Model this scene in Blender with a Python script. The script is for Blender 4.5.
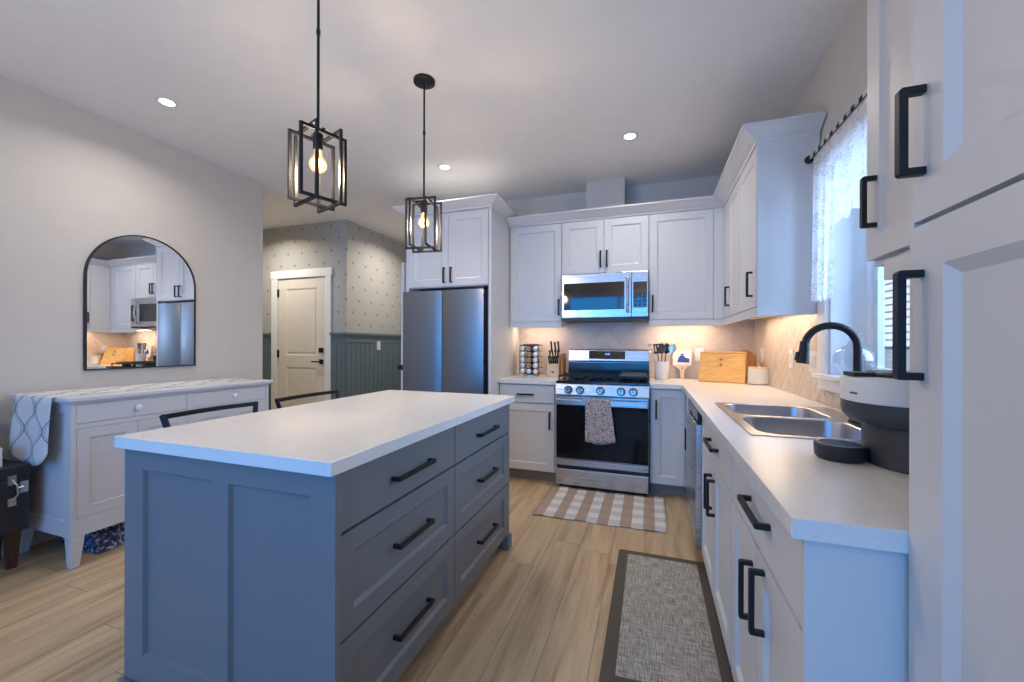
import bpy, bmesh, math, random
from mathutils import Vector, Matrix
random.seed(7)
S = bpy.context.scene
for o in list(bpy.data.objects): bpy.data.objects.remove(o)

# ------------------------------------------------------------------ camera
CF, YAW, HZ, CH, ROLL = 401.6, .3315, 345.34, 1.2187, .0029
cd = bpy.data.cameras.new('camera'); cam = bpy.data.objects.new('camera', cd); S.collection.objects.link(cam)
cam.location = (0, 0, CH)
cam.matrix_world = Matrix.Translation((0, 0, CH)) @ Matrix.Rotation(YAW, 4, 'Z') @ Matrix.Rotation(math.pi/2, 4, 'X') @ Matrix.Rotation(ROLL, 4, 'Z')
cd.sensor_width = 36; cd.lens = CF*36/1024; cd.shift_y = (HZ-341)/1024; cd.clip_start = .02; cd.clip_end = 200
S.camera = cam

# ------------------------------------------------------------------ exposure, sky, daylight
S.view_settings.view_transform = 'Standard'; S.view_settings.look = 'None'
S.view_settings.exposure = 0.2; S.view_settings.gamma = 1; S.view_settings.use_curve_mapping = False
w = bpy.data.worlds.new('world'); S.world = w; w.use_nodes = True
bg = w.node_tree.nodes['Background']; bg.inputs[0].default_value = (.50, .70, 1.0, 1); bg.inputs[1].default_value = .25

def area(name, loc, rot, sx, sy, power, col, spread=180):
    l = bpy.data.lights.new(name, 'AREA'); l.shape = 'RECTANGLE'; l.size = sx; l.size_y = sy
    l.energy = power; l.color = col; l.spread = math.radians(spread)
    o = bpy.data.objects.new(name, l); S.collection.objects.link(o); o.location = loc; o.rotation_euler = rot
    return o
# daylight through the patio opening behind the camera and through the sink window
area('patio_daylight', (-1.3, -1.82, 1.25), (math.radians(90), 0, 0), 3.2, 2.1, 34, (.015, .36, 1.0), 105)
area('window_daylight', (1.75, 1.97, 1.75), (0, math.radians(90), 0), 1.2, 1.1, 48, (.38, .62, 1.0))
sun = bpy.data.lights.new('sun', 'SUN'); sun.energy = 5.0; sun.color = (.86, .93, 1.0); sun.angle = math.radians(3)
so = bpy.data.objects.new('sun', sun); S.collection.objects.link(so); so.rotation_euler = (0, math.radians(-42), 0)

# ------------------------------------------------------------------ material helpers
class NT:
    def __init__(s, name):
        s.m = bpy.data.materials.new(name); s.m.use_nodes = True
        s.t = s.m.node_tree; s.b = s.t.nodes['Principled BSDF']; s.out = s.t.nodes['Material Output']
    def n(s, typ, **k):
        x = s.t.nodes.new(typ)
        for a, v in k.items(): setattr(x, a, v)
        return x
    def put(s, sock, v):
        if isinstance(v, bpy.types.NodeSocket): s.t.links.new(v, sock)
        elif v is not None:
            try: sock.default_value = v
            except Exception: sock.default_value = (*v, 1)
    def math(s, op, a, b=None, c=None):
        x = s.n('ShaderNodeMath', operation=op)
        for i, v in enumerate((a, b, c)):
            if v is not None: s.put(x.inputs[i], v)
        return x.outputs[0]
    def obj(s):
        return s.n('ShaderNodeNewGeometry').outputs['Position']
    def sep(s, v):
        x = s.n('ShaderNodeSeparateXYZ'); s.put(x.inputs[0], v); return x.outputs
    def comb(s, x, y, z):
        c = s.n('ShaderNodeCombineXYZ')
        for i, v in enumerate((x, y, z)): s.put(c.inputs[i], v)
        return c.outputs[0]
    def noise(s, vec, scale, detail=3, rough=.5, dist=0):
        x = s.n('ShaderNodeTexNoise'); s.put(x.inputs['Vector'], vec)
        x.inputs['Scale'].default_value = scale; x.inputs['Detail'].default_value = detail
        x.inputs['Roughness'].default_value = rough; x.inputs['Distortion'].default_value = dist
        return x.outputs['Fac']
    def mix(s, f, a, b):
        x = s.n('ShaderNodeMix', data_type='RGBA')
        s.put(x.inputs[0], f); s.put(x.inputs[6], a if isinstance(a, bpy.types.NodeSocket) else (*a, 1)); s.put(x.inputs[7], b if isinstance(b, bpy.types.NodeSocket) else (*b, 1))
        return x.outputs[2]
    def ramp(s, f, stops):
        x = s.n('ShaderNodeValToRGB'); s.put(x.inputs[0], f); e = x.color_ramp.elements
        while len(e) < len(stops): e.new(.5)
        for i, (p, c) in enumerate(stops):
            e[i].position = p; e[i].color = (*c, 1) if len(c) == 3 else c
        return x.outputs[0]
    def bump(s, h, strength=.2, dist=.002):
        x = s.n('ShaderNodeBump'); x.inputs['Strength'].default_value = strength; x.inputs['Distance'].default_value = dist
        s.put(x.inputs['Height'], h); s.put(s.b.inputs['Normal'], x.outputs[0])
    def set(s, **k):
        for a, v in k.items(): s.put(s.b.inputs[a.replace('_', ' ')], v)
        return s

def simple(name, col, rough=.5, metal=0, var=.04, scale=9, bump=0, **k):
    t = NT(name)
    n = t.noise(t.obj(), scale, 3)
    c2 = tuple(max(0, c*(1-var)) for c in col); c1 = tuple(min(1, c*(1+var)) for c in col)
    t.set(Base_Color=t.mix(n, c2, c1), Roughness=rough, Metallic=metal, **k)
    if bump: t.bump(t.noise(t.obj(), 260, 2), bump, .001)
    return t.m

M = {}
M['ceiling'] = simple('ceiling_paint', (.78, .765, .75), .9, bump=.15)
M['wall'] = simple('wall_paint', (.58, .545, .505), .85, bump=.12)
M['trim'] = simple('trim_paint', (.80, .80, .80), .45)
M['cab'] = simple('cabinet_white', (.64, .64, .645), .42, var=.015)
M['cab_in'] = simple('cabinet_inside', (.16, .16, .17), .7)
M['island'] = simple('island_gray', (.165, .175, .19), .42, var=.02)
M['toe'] = simple('toe_kick', (.27, .235, .205), .6)
M['black'] = simple('black_metal', (.010, .011, .014), .42, 0, Specular_IOR_Level=.35)
M['black_plastic'] = simple('black_plastic', (.02, .021, .025), .42)
M['graphite'] = simple('graphite_plastic', (.045, .047, .053), .45)
M['white_plastic'] = simple('white_plastic', (.72, .71, .69), .4)
M['ceramic'] = simple('white_ceramic', (.78, .77, .76), .25)
M['door_paint'] = simple('door_cream', (.72, .68, .60), .5)
M['sideboard'] = simple('sideboard_paint', (.62, .63, .665), .4, var=.015)
M['chrome'] = simple('chrome', (.75, .75, .76), .28, 1, var=0)
M['grid_metal'] = simple('grid_metal', (.30, .32, .36), .3, 1, 0)
M['rubber'] = simple('mat_border', (.095, .08, .062), .8)
M['dark_gap'] = simple('dark_void', (.01, .01, .011), .8)
M['walnut'] = None

def steel(name, col, rough, axis=2):
    t = NT(name); p = t.sep(t.obj())
    v = t.comb(t.math('MULTIPLY', p[0], 3 if axis != 0 else 200), t.math('MULTIPLY', p[1], 3 if axis != 1 else 200), t.math('MULTIPLY', p[2], 3 if axis != 2 else 200))
    n = t.noise(v, 1, 2)
    t.set(Base_Color=t.mix(n, tuple(c*.93 for c in col), col), Metallic=1.0, Roughness=t.math('MULTIPLY_ADD', n, .08, rough))
    t.bump(n, .04, .0006)
    return t.m
M['steel'] = steel('brushed_steel', (.58, .58, .60), .24)
M['fridge_steel'] = steel('fridge_steel', (.25, .25, .26), .34, 0)
M['sink_steel'] = steel('sink_steel', (.50, .50, .53), .26)

def t_quartz():
    t = NT('quartz'); P = t.obj()
    v = t.n('ShaderNodeTexVoronoi'); v.inputs['Scale'].default_value = 120; t.put(v.inputs['Vector'], P)
    d = v.outputs['Distance']; cs = t.n('ShaderNodeSeparateColor'); t.put(cs.inputs[0], v.outputs['Color'])
    pick = t.math('GREATER_THAN', cs.outputs[0], .70); near = t.math('LESS_THAN', d, .20)
    spk = t.math('MULTIPLY', t.math('MULTIPLY', pick, near), .40)
    base = t.mix(t.noise(P, 30, 4), (.70, .69, .67), (.78, .77, .755))
    t.set(Base_Color=t.mix(spk, base, (.33, .31, .30)), Roughness=.26)
    return t.m
M['quartz'] = t_quartz()

def t_floor():
    t = NT('oak_planks'); p = t.sep(t.obj()); X, Y = p[0], p[1]
    Wd, Ln = .185, 1.25
    row = t.math('FLOOR', t.math('DIVIDE', t.math('ADD', X, .03), Wd))
    wn = t.n('ShaderNodeTexWhiteNoise', noise_dimensions='1D'); t.put(wn.inputs['W'], row)
    yy = t.math('ADD', t.math('DIVIDE', Y, Ln), wn.outputs['Value'])
    col = t.math('FLOOR', yy)
    w2 = t.n('ShaderNodeTexWhiteNoise', noise_dimensions='2D'); t.put(w2.inputs['Vector'], t.comb(row, col, 0))
    r = w2.outputs['Value']
    fx = t.math('FRACT', t.math('DIVIDE', t.math('ADD', X, .03), Wd)); fy = t.math('FRACT', yy)
    ex = t.math('LESS_THAN', t.math('MINIMUM', fx, t.math('SUBTRACT', 1, fx)), .009)
    ey = t.math('LESS_THAN', t.math('MINIMUM', fy, t.math('SUBTRACT', 1, fy)), .0014)
    gap = t.math('MAXIMUM', ex, ey)
    off = t.math('MULTIPLY', r, 37)
    g1 = t.noise(t.comb(t.math('MULTIPLY', X, 16), t.math('MULTIPLY', Y, 1.3), off), 1, 5, .6, .6)
    g2 = t.noise(t.comb(t.math('MULTIPLY', X, 130), t.math('MULTIPLY', Y, 5), off), 1, 3, .6)
    g3 = t.noise(t.comb(t.math('MULTIPLY', X, 7), t.math('MULTIPLY', Y, .9), off), 1, 2)
    base = t.ramp(g1, [(.32, (.31, .20, .105)), (.47, (.50, .36, .21)), (.60, (.64, .48, .30))])
    base = t.mix(t.math('MULTIPLY', r, .45), base, t.mix(g3, (.36, .245, .135), (.68, .53, .34)))
    base = t.mix(t.math('MULTIPLY', g2, .30), base, (.34, .25, .165))
    c = t.mix(t.math('MULTIPLY', gap, .6), base, (.10, .07, .05))
    t.set(Base_Color=c, Roughness=t.math('MULTIPLY_ADD', g2, .12, .40))
    t.bump(t.math('SUBTRACT', t.math('MULTIPLY', g2, .3), gap), .25, .001)
    return t.m
M['floor'] = t_floor()

def t_wood(name, c1, c2, axis, rough=.45, sc=1.0):
    t = NT(name); p = list(t.sep(t.obj()))
    k = [26*sc]*3; k[axis] = 2.2*sc
    n = t.noise(t.comb(*[t.math('MULTIPLY', p[i], k[i]) for i in range(3)]), 1, 4, .6, .5)
    t.set(Base_Color=t.ramp(n, [(.3, c1), (.7, c2)]), Roughness=rough)
    return t.m
M['bamboo'] = t_wood('bamboo', (.62, .33, .10), (.80, .48, .17), 0, .4, 1.6)
M['light_wood'] = t_wood('light_wood', (.66, .47, .29), (.80, .62, .42), 2)
M['orange_wood'] = t_wood('orange_wood', (.42, .17, .05), (.58, .27, .09), 2)
M['walnut'] = t_wood('walnut', (.06, .026, .014), (.13, .06, .032), 2)

def t_tile():
    t = NT('herringbone_tile'); g = t.n('ShaderNodeObjectInfo'); P = t.obj()
    r = t.n('ShaderNodeNewGeometry').outputs['Random Per Island']
    n = t.noise(P, 24, 4, .6, .8)
    a = t.mix(r, (.50, .415, .35), (.60, .51, .44))
    t.set(Base_Color=t.mix(t.math('MULTIPLY', n, .6), a, (.66, .58, .51)), Roughness=.38)
    return t.m
M['tile'] = t_tile(); M['grout'] = simple('tile_grout', (.66, .61, .56), .9)

def t_wallpaper():
    t = NT('motif_wallpaper'); p = t.sep(t.obj()); U = t.math('ADD', p[0], t.math('MULTIPLY', p[1], 1.0)); V = p[2]
    ph, pw = .155, .235
    row = t.math('FLOOR', t.math('DIVIDE', V, ph)); odd = t.math('MULTIPLY', t.math('MODULO', row, 2), .5)
    fu = t.math('SUBTRACT', t.math('FRACT', t.math('ADD', t.math('DIVIDE', U, pw), odd)), .5)
    fv = t.math('SUBTRACT', t.math('FRACT', t.math('DIVIDE', V, ph)), .5)
    dx = t.math('MULTIPLY', fu, pw); dy = t.math('MULTIPLY', fv, ph)
    r2 = t.math('SQRT', t.math('ADD', t.math('MULTIPLY', dx, dx), t.math('MULTIPLY', dy, dy)))
    ang = t.math('ARCTAN2', dy, dx)
    rad = t.math('MULTIPLY_ADD', t.math('SINE', t.math('MULTIPLY', ang, 3)), .006, .0145)
    dot = t.math('LESS_THAN', r2, rad)
    base = t.mix(t.noise(t.obj(), 14, 3), (.40, .395, .365), (.44, .435, .405))
    t.set(Base_Color=t.mix(t.math('MULTIPLY', dot, .8), base, (.13, .12, .115)), Roughness=.85)
    return t.m
M['wallpaper'] = t_wallpaper()
M['wainscot'] = simple('wainscot_green', (.115, .165, .18), .5)

def t_check(name, axis_u, u0, pw, ca, cb, cross):
    t = NT(name); p = t.sep(t.obj())
    fu = t.math('FRACT', t.math('DIVIDE', t.math('SUBTRACT', p[0], u0), pw*2))
    fv = t.math('FRACT', t.math('DIVIDE', p[1], pw*2))
    su = t.math('GREATER_THAN', fu, .5); sv = t.math('GREATER_THAN', fv, .5)
    c = t.mix(su, ca, cb)
    c = t.mix(t.math('MULTIPLY', sv, cross), c, t.mix(su, (.36, .27, .21), (.52, .50, .48)))
    weave = t.noise(t.comb(t.math('MULTIPLY', p[0], 300), t.math('MULTIPLY', p[1], 60), 0), 1, 2)
    c = t.mix(t.math('MULTIPLY', weave, .25), c, (.45, .41, .37))
    t.set(Base_Color=c, Roughness=.95); t.bump(weave, .4, .002)
    return t.m
M['plaid'] = t_check('plaid_rug', 0, -.797, .0755, (.40, .30, .235), (.74, .74, .74), .75)

def t_weave():
    t = NT('woven_mat'); p = t.sep(t.obj())
    a = t.noise(t.comb(t.math('MULTIPLY', p[0], 220), t.math('MULTIPLY', p[1], 16), 0), 1, 3)
    b = t.noise(t.comb(t.math('MULTIPLY', p[0], 16), t.math('MULTIPLY', p[1], 220), 3), 1, 3)
    f = t.math('MULTIPLY_ADD', a, .5, t.math('MULTIPLY', b, .5))
    t.set(Base_Color=t.ramp(f, [(.36, (.15, .135, .11)), (.5, (.34, .325, .285)), (.64, (.56, .55, .51))]), Roughness=.85)
    t.bump(f, .4, .002)
    return t.m
M['weave'] = t_weave()

def t_trellis():
    t = NT('trellis_runner'); p = t.sep(t.obj()); U = p[0]; V = t.math('ADD', p[2], t.math('MULTIPLY', p[1], -1.0))
    pu, pv = .19, .21
    wv = t.math('MULTIPLY', t.math('SINE', t.math('MULTIPLY', V, 2*math.pi/pv)), .24)
    def ln(sign, off, wd):
        q = t.math('FRACT', t.math('ADD', t.math('ADD', t.math('DIVIDE', U, pu), off), t.math('MULTIPLY', wv, sign)))
        return t.math('LESS_THAN', t.math('ABSOLUTE', t.math('SUBTRACT', q, .5)), wd)
    l = t.math('MAXIMUM', ln(1, .0, .035), ln(-1, .5, .035)); l2 = t.math('MAXIMUM', ln(1, .11, .014), ln(-1, .39, .014))
    l = t.math('MAXIMUM', l, l2)
    nz = t.noise(t.obj(), 400, 2)
    t.set(Base_Color=t.mix(t.math('MULTIPLY', l, .85), t.mix(nz, (.62, .63, .64), (.72, .73, .74)), (.17, .20, .24)), Roughness=.9)
    return t.m
M['trellis'] = t_trellis()

def t_speckle(name, cols, sc, rough=.9):
    t = NT(name); n = t.noise(t.obj(), sc, 2, .6)
    t.set(Base_Color=t.ramp(n, cols), Roughness=rough); return t.m
M['towel'] = t_speckle('floral_towel', [(.38, (.16, .12, .12)), (.46, (.48, .40, .36)), (.54, (.60, .55, .50)), (.60, (.20, .20, .30))], 60)
M['basket'] = t_speckle('woven_basket', [(.3, (.58, .54, .49)), (.6, (.78, .76, .72))], 160)
M['blue_textile'] = t_speckle('blue_textile', [(.40, (.02, .035, .10)), (.52, (.06, .09, .20)), (.62, (.40, .45, .55))], 45)
M['spice'] = t_speckle('spice', [(.3, (.30, .16, .06)), (.6, (.55, .36, .18))], 90)
M['printed_blue'] = simple('blue_print', (.03, .07, .35), .6)

def glossy(name, col, rough, **k):
    t = NT(name); t.set(Base_Color=t.mix(t.noise(t.obj(), 3), col, tuple(min(1, c*1.1) for c in col)), Roughness=rough, **k); return t.m
M['black_glass'] = glossy('black_glass', (.008, .009, .012), .05, Specular_IOR_Level=.9)
M['oven_glass'] = glossy('oven_glass', (.006, .006, .008), .06, Specular_IOR_Level=.35)
M['blackpaint_gloss'] = glossy('gloss_black_enamel', (.012, .013, .018), .12)
M['mirror'] = glossy('mirror_silver', (.88, .89, .90), .01, Metallic=1.0)

def emis(name, col, st):
    t = NT(name); t.set(Base_Color=(*col, 1), Emission_Color=(*col, 1), Emission_Strength=st); return t.m
M['led'] = emis('led_lens', (1, .97, .93), 9)
M['strip'] = emis('warm_strip', (1, .72, .45), 3)
M['filament'] = emis('filament', (1, .62, .22), 30)
M['blue_led'] = emis('blue_display', (.08, .25, 1), 2)

def mixmat(name, parts):
    """parts: transparent fraction + diffuse/translucent/glossy"""
    m = bpy.data.materials.new(name); m.use_nodes = True; return m
def t_bulb():
    t = NT('bulb_glass'); tr = t.n('ShaderNodeBsdfTransparent'); tr.inputs[0].default_value = (1, .88, .66, 1)
    gl = t.n('ShaderNodeBsdfGlossy'); gl.inputs['Roughness'].default_value = .05
    em = t.n('ShaderNodeEmission'); em.inputs[0].default_value = (1, .60, .25, 1); em.inputs[1].default_value = 2.6
    lw = t.n('ShaderNodeLayerWeight'); lw.inputs[0].default_value = .35
    a = t.n('ShaderNodeMixShader'); t.put(a.inputs[0], .45); t.t.links.new(tr.outputs[0], a.inputs[1]); t.t.links.new(em.outputs[0], a.inputs[2])
    b = t.n('ShaderNodeMixShader'); t.put(b.inputs[0], t.math('MULTIPLY', lw.outputs['Facing'], .6)); t.t.links.new(a.outputs[0], b.inputs[1]); t.t.links.new(gl.outputs[0], b.inputs[2])
    t.t.links.new(b.outputs[0], t.out.inputs[0]); return t.m
M['bulb'] = t_bulb()
def t_glass(name, tint, f):
    t = NT(name); tr = t.n('ShaderNodeBsdfTransparent'); tr.inputs[0].default_value = (*tint, 1)
    gl = t.n('ShaderNodeBsdfGlossy'); gl.inputs['Roughness'].default_value = .03
    lw = t.n('ShaderNodeLayerWeight'); lw.inputs[0].default_value = f
    b = t.n('ShaderNodeMixShader'); t.put(b.inputs[0], t.math('MULTIPLY', lw.outputs['Facing'], .6)); t.t.links.new(tr.outputs[0], b.inputs[1]); t.t.links.new(gl.outputs[0], b.inputs[2])
    t.t.links.new(b.outputs[0], t.out.inputs[0]); return t.m
M['pane'] = t_glass('window_glass', (.94, .97, 1), .15)
def t_frost():
    t = NT('vase_glass'); tr = t.n('ShaderNodeBsdfTransparent'); tr.inputs[0].default_value = (.95, .97, 1, 1)
    df = t.n('ShaderNodeBsdfTranslucent'); df.inputs[0].default_value = (.85, .88, .92, 1)
    gl = t.n('ShaderNodeBsdfGlossy'); gl.inputs['Roughness'].default_value = .08
    lw = t.n('ShaderNodeLayerWeight'); lw.inputs[0].default_value = .22
    a = t.n('ShaderNodeMixShader'); t.put(a.inputs[0], .14); t.t.links.new(tr.outputs[0], a.inputs[1]); t.t.links.new(df.outputs[0], a.inputs[2])
    b = t.n('ShaderNodeMixShader'); t.put(b.inputs[0], t.math('MULTIPLY', lw.outputs['Facing'], .6)); t.t.links.new(a.outputs[0], b.inputs[1]); t.t.links.new(gl.outputs[0], b.inputs[2])
    t.t.links.new(b.outputs[0], t.out.inputs[0]); return t.m
M['vase_glass'] = t_frost()
M['jar_glass'] = t_glass('jar_glass', (.9, .9, .88), .4)
def t_lace():
    t = NT('white_lace'); p = t.sep(t.obj())
    vec = t.comb(p[1], p[2], 0)
    v = t.n('ShaderNodeTexVoronoi', feature='DISTANCE_TO_EDGE'); v.inputs['Scale'].default_value = 110; t.put(v.inputs['Vector'], vec)
    net = t.math('GREATER_THAN', v.outputs['Distance'], .10)
    flo = t.math('GREATER_THAN', t.noise(vec, 11, 3), .50)
    hole = t.math('MULTIPLY', t.math('MULTIPLY', net, t.math('SUBTRACT', 1, flo)), .50)
    hole = t.math('MAXIMUM', hole, .12)
    tr = t.n('ShaderNodeBsdfTransparent')
    df = t.n('ShaderNodeBsdfDiffuse'); df.inputs[0].default_value = (.86, .86, .88, 1)
    tl = t.n('ShaderNodeBsdfTranslucent'); tl.inputs[0].default_value = (.86, .87, .90, 1)
    a = t.n('ShaderNodeMixShader'); t.put(a.inputs[0], .5); t.t.links.new(df.outputs[0], a.inputs[1]); t.t.links.new(tl.outputs[0], a.inputs[2])
    b = t.n('ShaderNodeMixShader'); t.put(b.inputs[0], hole); t.t.links.new(a.outputs[0], b.inputs[1]); t.t.links.new(tr.outputs[0], b.inputs[2])
    t.t.links.new(b.outputs[0], t.out.inputs[0]); return t.m
M['lace'] = t_lace()
M['siding'] = simple('siding_white', (.78, .78, .80), .7)

# ------------------------------------------------------------------ geometry helpers
def B(): return bmesh.new()
def box(bm, x0, x1, y0, y1, z0, z1):
    v = [bm.verts.new(p) for p in ((x0,y0,z0),(x1,y0,z0),(x1,y1,z0),(x0,y1,z0),(x0,y0,z1),(x1,y0,z1),(x1,y1,z1),(x0,y1,z1))]
    for f in ((0,3,2,1),(4,5,6,7),(0,1,5,4),(1,2,6,5),(2,3,7,6),(3,0,4,7)): bm.faces.new([v[i] for i in f])
    return bm
def frus(bm, r0, z0, r1, z1):
    """r = (x0,x1,y0,y1) at two heights"""
    v = []
    for r, z in ((r0, z0), (r1, z1)):
        v += [bm.verts.new(p) for p in ((r[0],r[2],z),(r[1],r[2],z),(r[1],r[3],z),(r[0],r[3],z))]
    for f in ((0,3,2,1),(4,5,6,7),(0,1,5,4),(1,2,6,5),(2,3,7,6),(3,0,4,7)): bm.faces.new([v[i] for i in f])
    return bm
def tube(bm, pts, r, seg=12, cap=True, sq=False, up=Vector((0,0,1))):
    pts = [Vector(p) for p in pts]; n = len(pts); rings = []
    if sq: seg = 4
    prev = None
    for i, p in enumerate(pts):
        if i == 0: d = pts[1]-p
        elif i == n-1: d = p-pts[-2]
        else: d = (pts[i+1]-p).normalized()+(p-pts[i-1]).normalized()
        d.normalize()
        if prev is None:
            u = d.cross(up)
            if u.length < 1e-3: u = d.cross(Vector((0,1,0)))
            if u.length < 1e-3: u = d.cross(Vector((1,0,0)))
        else: u = prev - d*prev.dot(d)
        u.normalize(); prev = u; v = d.cross(u)
        rr = r[i] if isinstance(r, (list, tuple)) else r
        k = 1
        if 0 < i < n-1:
            c = (pts[i+1]-p).normalized().dot((p-pts[i-1]).normalized()); 
            k = 1/max(.5, math.sqrt((1+c)/2))
        ring = []
        for j in range(seg):
            a = 2*math.pi*(j+(.5 if sq else 0))/seg; q = rr*(math.sqrt(2) if sq else 1)
            ring.append(bm.verts.new(p + u*math.cos(a)*q*(k if n > 2 else 1) + v*math.sin(a)*q*(k if n > 2 and sq else 1)))
        rings.append(ring)
    for a, b in zip(rings, rings[1:]):
        for j in range(seg): bm.faces.new((a[j], a[(j+1)%seg], b[(j+1)%seg], b[j]))
    if cap: bm.faces.new(rings[0][::-1]); bm.faces.new(rings[-1])
    return bm
def lathe(bm, cx, cy, prof, seg=32, axis='z', cz=0, cap=True):
    rings = []
    for r, h in prof:
        ring = []
        for j in range(seg):
            a = 2*math.pi*j/seg; c, s = max(r, 1e-4)*math.cos(a), max(r, 1e-4)*math.sin(a)
            p = (cx+c, cy+s, cz+h) if axis == 'z' else ((cx+h, cy+c, cz+s) if axis == 'x' else (cx+c, cy+h, cz+s))
            ring.append(bm.verts.new(p))
        rings.append(ring)
    for a, b in zip(rings, rings[1:]):
        for j in range(seg): bm.faces.new((a[j], a[(j+1)%seg], b[(j+1)%seg], b[j]))
    if cap: bm.faces.new(rings[0][::-1]); bm.faces.new(rings[-1])
    return bm
def prism(bm, poly, lo, hi, plane='xz'):
    """poly list of 2D points, extruded along the third axis"""
    def P(a, b, c): return {'xz': (a, c, b), 'yz': (c, a, b), 'xy': (a, b, c)}[plane]
    A = [bm.verts.new(P(a, b, lo)) for a, b in poly]; C = [bm.verts.new(P(a, b, hi)) for a, b in poly]
    n = len(poly)
    for i in range(n): bm.faces.new((A[i], A[(i+1)%n], C[(i+1)%n], C[i]))
    bm.faces.new(A[::-1]); bm.faces.new(C); return bm
def sweep(bm, prof, path):
    """prof: (out, z); path: 2D points; outward is the right-hand side of travel"""
    n = len(path); rings = []
    for i, p in enumerate(path):
        p = Vector(p)
        def nr(a, b): d = (Vector(b)-Vector(a)).normalized(); return Vector((d.y, -d.x))
        if i == 0: m = nr(path[0], path[1])
        elif i == n-1: m = nr(path[-2], path[-1])
        else:
            a, b = nr(path[i-1], path[i]), nr(path[i], path[i+1]); m = (a+b)/(1+a.dot(b))
        rings.append([bm.verts.new((p.x+m.x*o, p.y+m.y*o, z)) for o, z in prof])
    k = len(prof)
    for a, b in zip(rings, rings[1:]):
        for j in range(k): bm.faces.new((a[j], a[(j+1)%k], b[(j+1)%k], b[j]))
    bm.faces.new(rings[0][::-1]); bm.faces.new(rings[-1]); return bm
class Face:
    """maps (u, v, w): u along the front, v up, w out of the front"""
    def __init__(s, kind, c): s.k, s.c = kind, c
    def __call__(s, u, v, w):
        k, c = s.k, s.c
        if k == 'Y-': return (u, c-w, v)
        if k == 'Y+': return (u, c+w, v)
        if k == 'X-': return (c-w, u, v)
        if k == 'X+': return (c+w, u, v)
def fbox(bm, F, u0, u1, v0, v1, w0, w1):
    a = F(u0, v0, w0); b = F(u1, v1, w1)
    return box(bm, min(a[0], b[0]), max(a[0], b[0]), min(a[1], b[1]), max(a[1], b[1]), min(a[2], b[2]), max(a[2], b[2]))
def panel(bm, F, u0, u1, v0, v1, t=.02, rail=.062, rec=.0115, bev=.010, openings=None):
    """frame-and-panel front; openings = list of (u0,u1,v0,v1) recesses side by side"""
    if openings is None: openings = [(u0+rail, u1-rail, v0+rail, v1-rail)]
    us = sorted({u0, u1} | {o[0] for o in openings} | {o[1] for o in openings})
    vs = sorted({v0, v1} | {o[2] for o in openings} | {o[3] for o in openings})
    fv = {}
    def V(u, v, w):
        k = (round(u, 5), round(v, 5), round(w, 5))
        if k not in fv: fv[k] = bm.verts.new(F(u, v, w))
        return fv[k]
    for a, b in zip(us, us[1:]):
        for c, d in zip(vs, vs[1:]):
            inside = any(o[0]-1e-6 <= a and b <= o[1]+1e-6 and o[2]-1e-6 <= c and d <= o[3]+1e-6 for o in openings)
            if not inside: bm.faces.new([V(a, c, t), V(b, c, t), V(b, d, t), V(a, d, t)])
    for o in openings:
        O = [(o[0], o[2]), (o[1], o[2]), (o[1], o[3]), (o[0], o[3])]
        I = [(o[0]+bev, o[2]+bev), (o[1]-bev, o[2]+bev), (o[1]-bev, o[3]-bev), (o[0]+bev, o[3]-bev)]
        # split long outer edges handled by separate quads (coincident grid points stay collinear)
        for i in range(4):
            j = (i+1) % 4
            bm.faces.new([bm.verts.new(F(*O[i], t)), bm.verts.new(F(*O[j], t)), bm.verts.new(F(*I[j], t-rec)), bm.verts.new(F(*I[i], t-rec))])
        bm.faces.new([bm.verts.new(F(*p, t-rec)) for p in I])
    R = [(u0, v0), (u1, v0), (u1, v1), (u0, v1)]
    for i in range(4):
        j = (i+1) % 4
        bm.faces.new([bm.verts.new(F(*R[i], t)), bm.verts.new(F(*R[j], t)), bm.verts.new(F(*R[j], 0)), bm.verts.new(F(*R[i], 0))])
    bm.faces.new([bm.verts.new(F(*p, 0)) for p in R])
    bmesh.ops.remove_doubles(bm, verts=bm.verts, dist=1e-5)
    return bm
def tag(o, label=None, cat=None, group=None, kind=None):
    if label: o['label'] = label
    if cat: o['category'] = cat
    if group: o['group'] = group
    if kind: o['kind'] = kind
    return o
def thing(name, loc, label, cat, group=None):
    o = bpy.data.objects.new(name, None); S.collection.objects.link(o); o.location = loc
    o.empty_display_size = .05
    return tag(o, label, cat, group)
def root_of(p):
    while p.parent: p = p.parent
    return p
def ob(name, bm, mat, parent=None, smooth=False, bevel=0, label=None, org=None):
    """link bm (world coordinates) as one mesh object"""
    bmesh.ops.recalc_face_normals(bm, faces=bm.faces)
    if parent: off = Vector(root_of(parent).location)
    elif org is not None: off = Vector(org)
    else: off = Vector((0, 0, 0))
    for v in bm.verts: v.co -= off
    me = bpy.data.meshes.new(name); bm.to_mesh(me); bm.free()
    o = bpy.data.objects.new(name, me); S.collection.objects.link(o)
    for m in (mat if isinstance(mat, (list, tuple)) else [mat]): me.materials.append(M[m] if isinstance(m, str) else m)
    if parent:
        o.parent = parent
        if parent.type == 'MESH' and parent.parent is None: pass
    elif org is not None: o.location = off
    if smooth:
        for p in me.polygons: p.use_smooth = True
        me.set_sharp_from_angle(angle=math.radians(38))
    if bevel:
        b = o.modifiers.new('bevel', 'BEVEL'); b.width = bevel; b.segments = 2; b.limit_method = 'ANGLE'; b.angle_limit = math.radians(40)
    if label: o['label'] = label
    return o
def struct(name, bm, mat, **k):
    return tag(ob(name, bm, mat, **k), kind='structure')
def copy_tree(o, parent=None):
    c = o.copy(); S.collection.objects.link(c); c.parent = parent
    for ch in list(o.children): copy_tree(ch, c)
    return c
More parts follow.
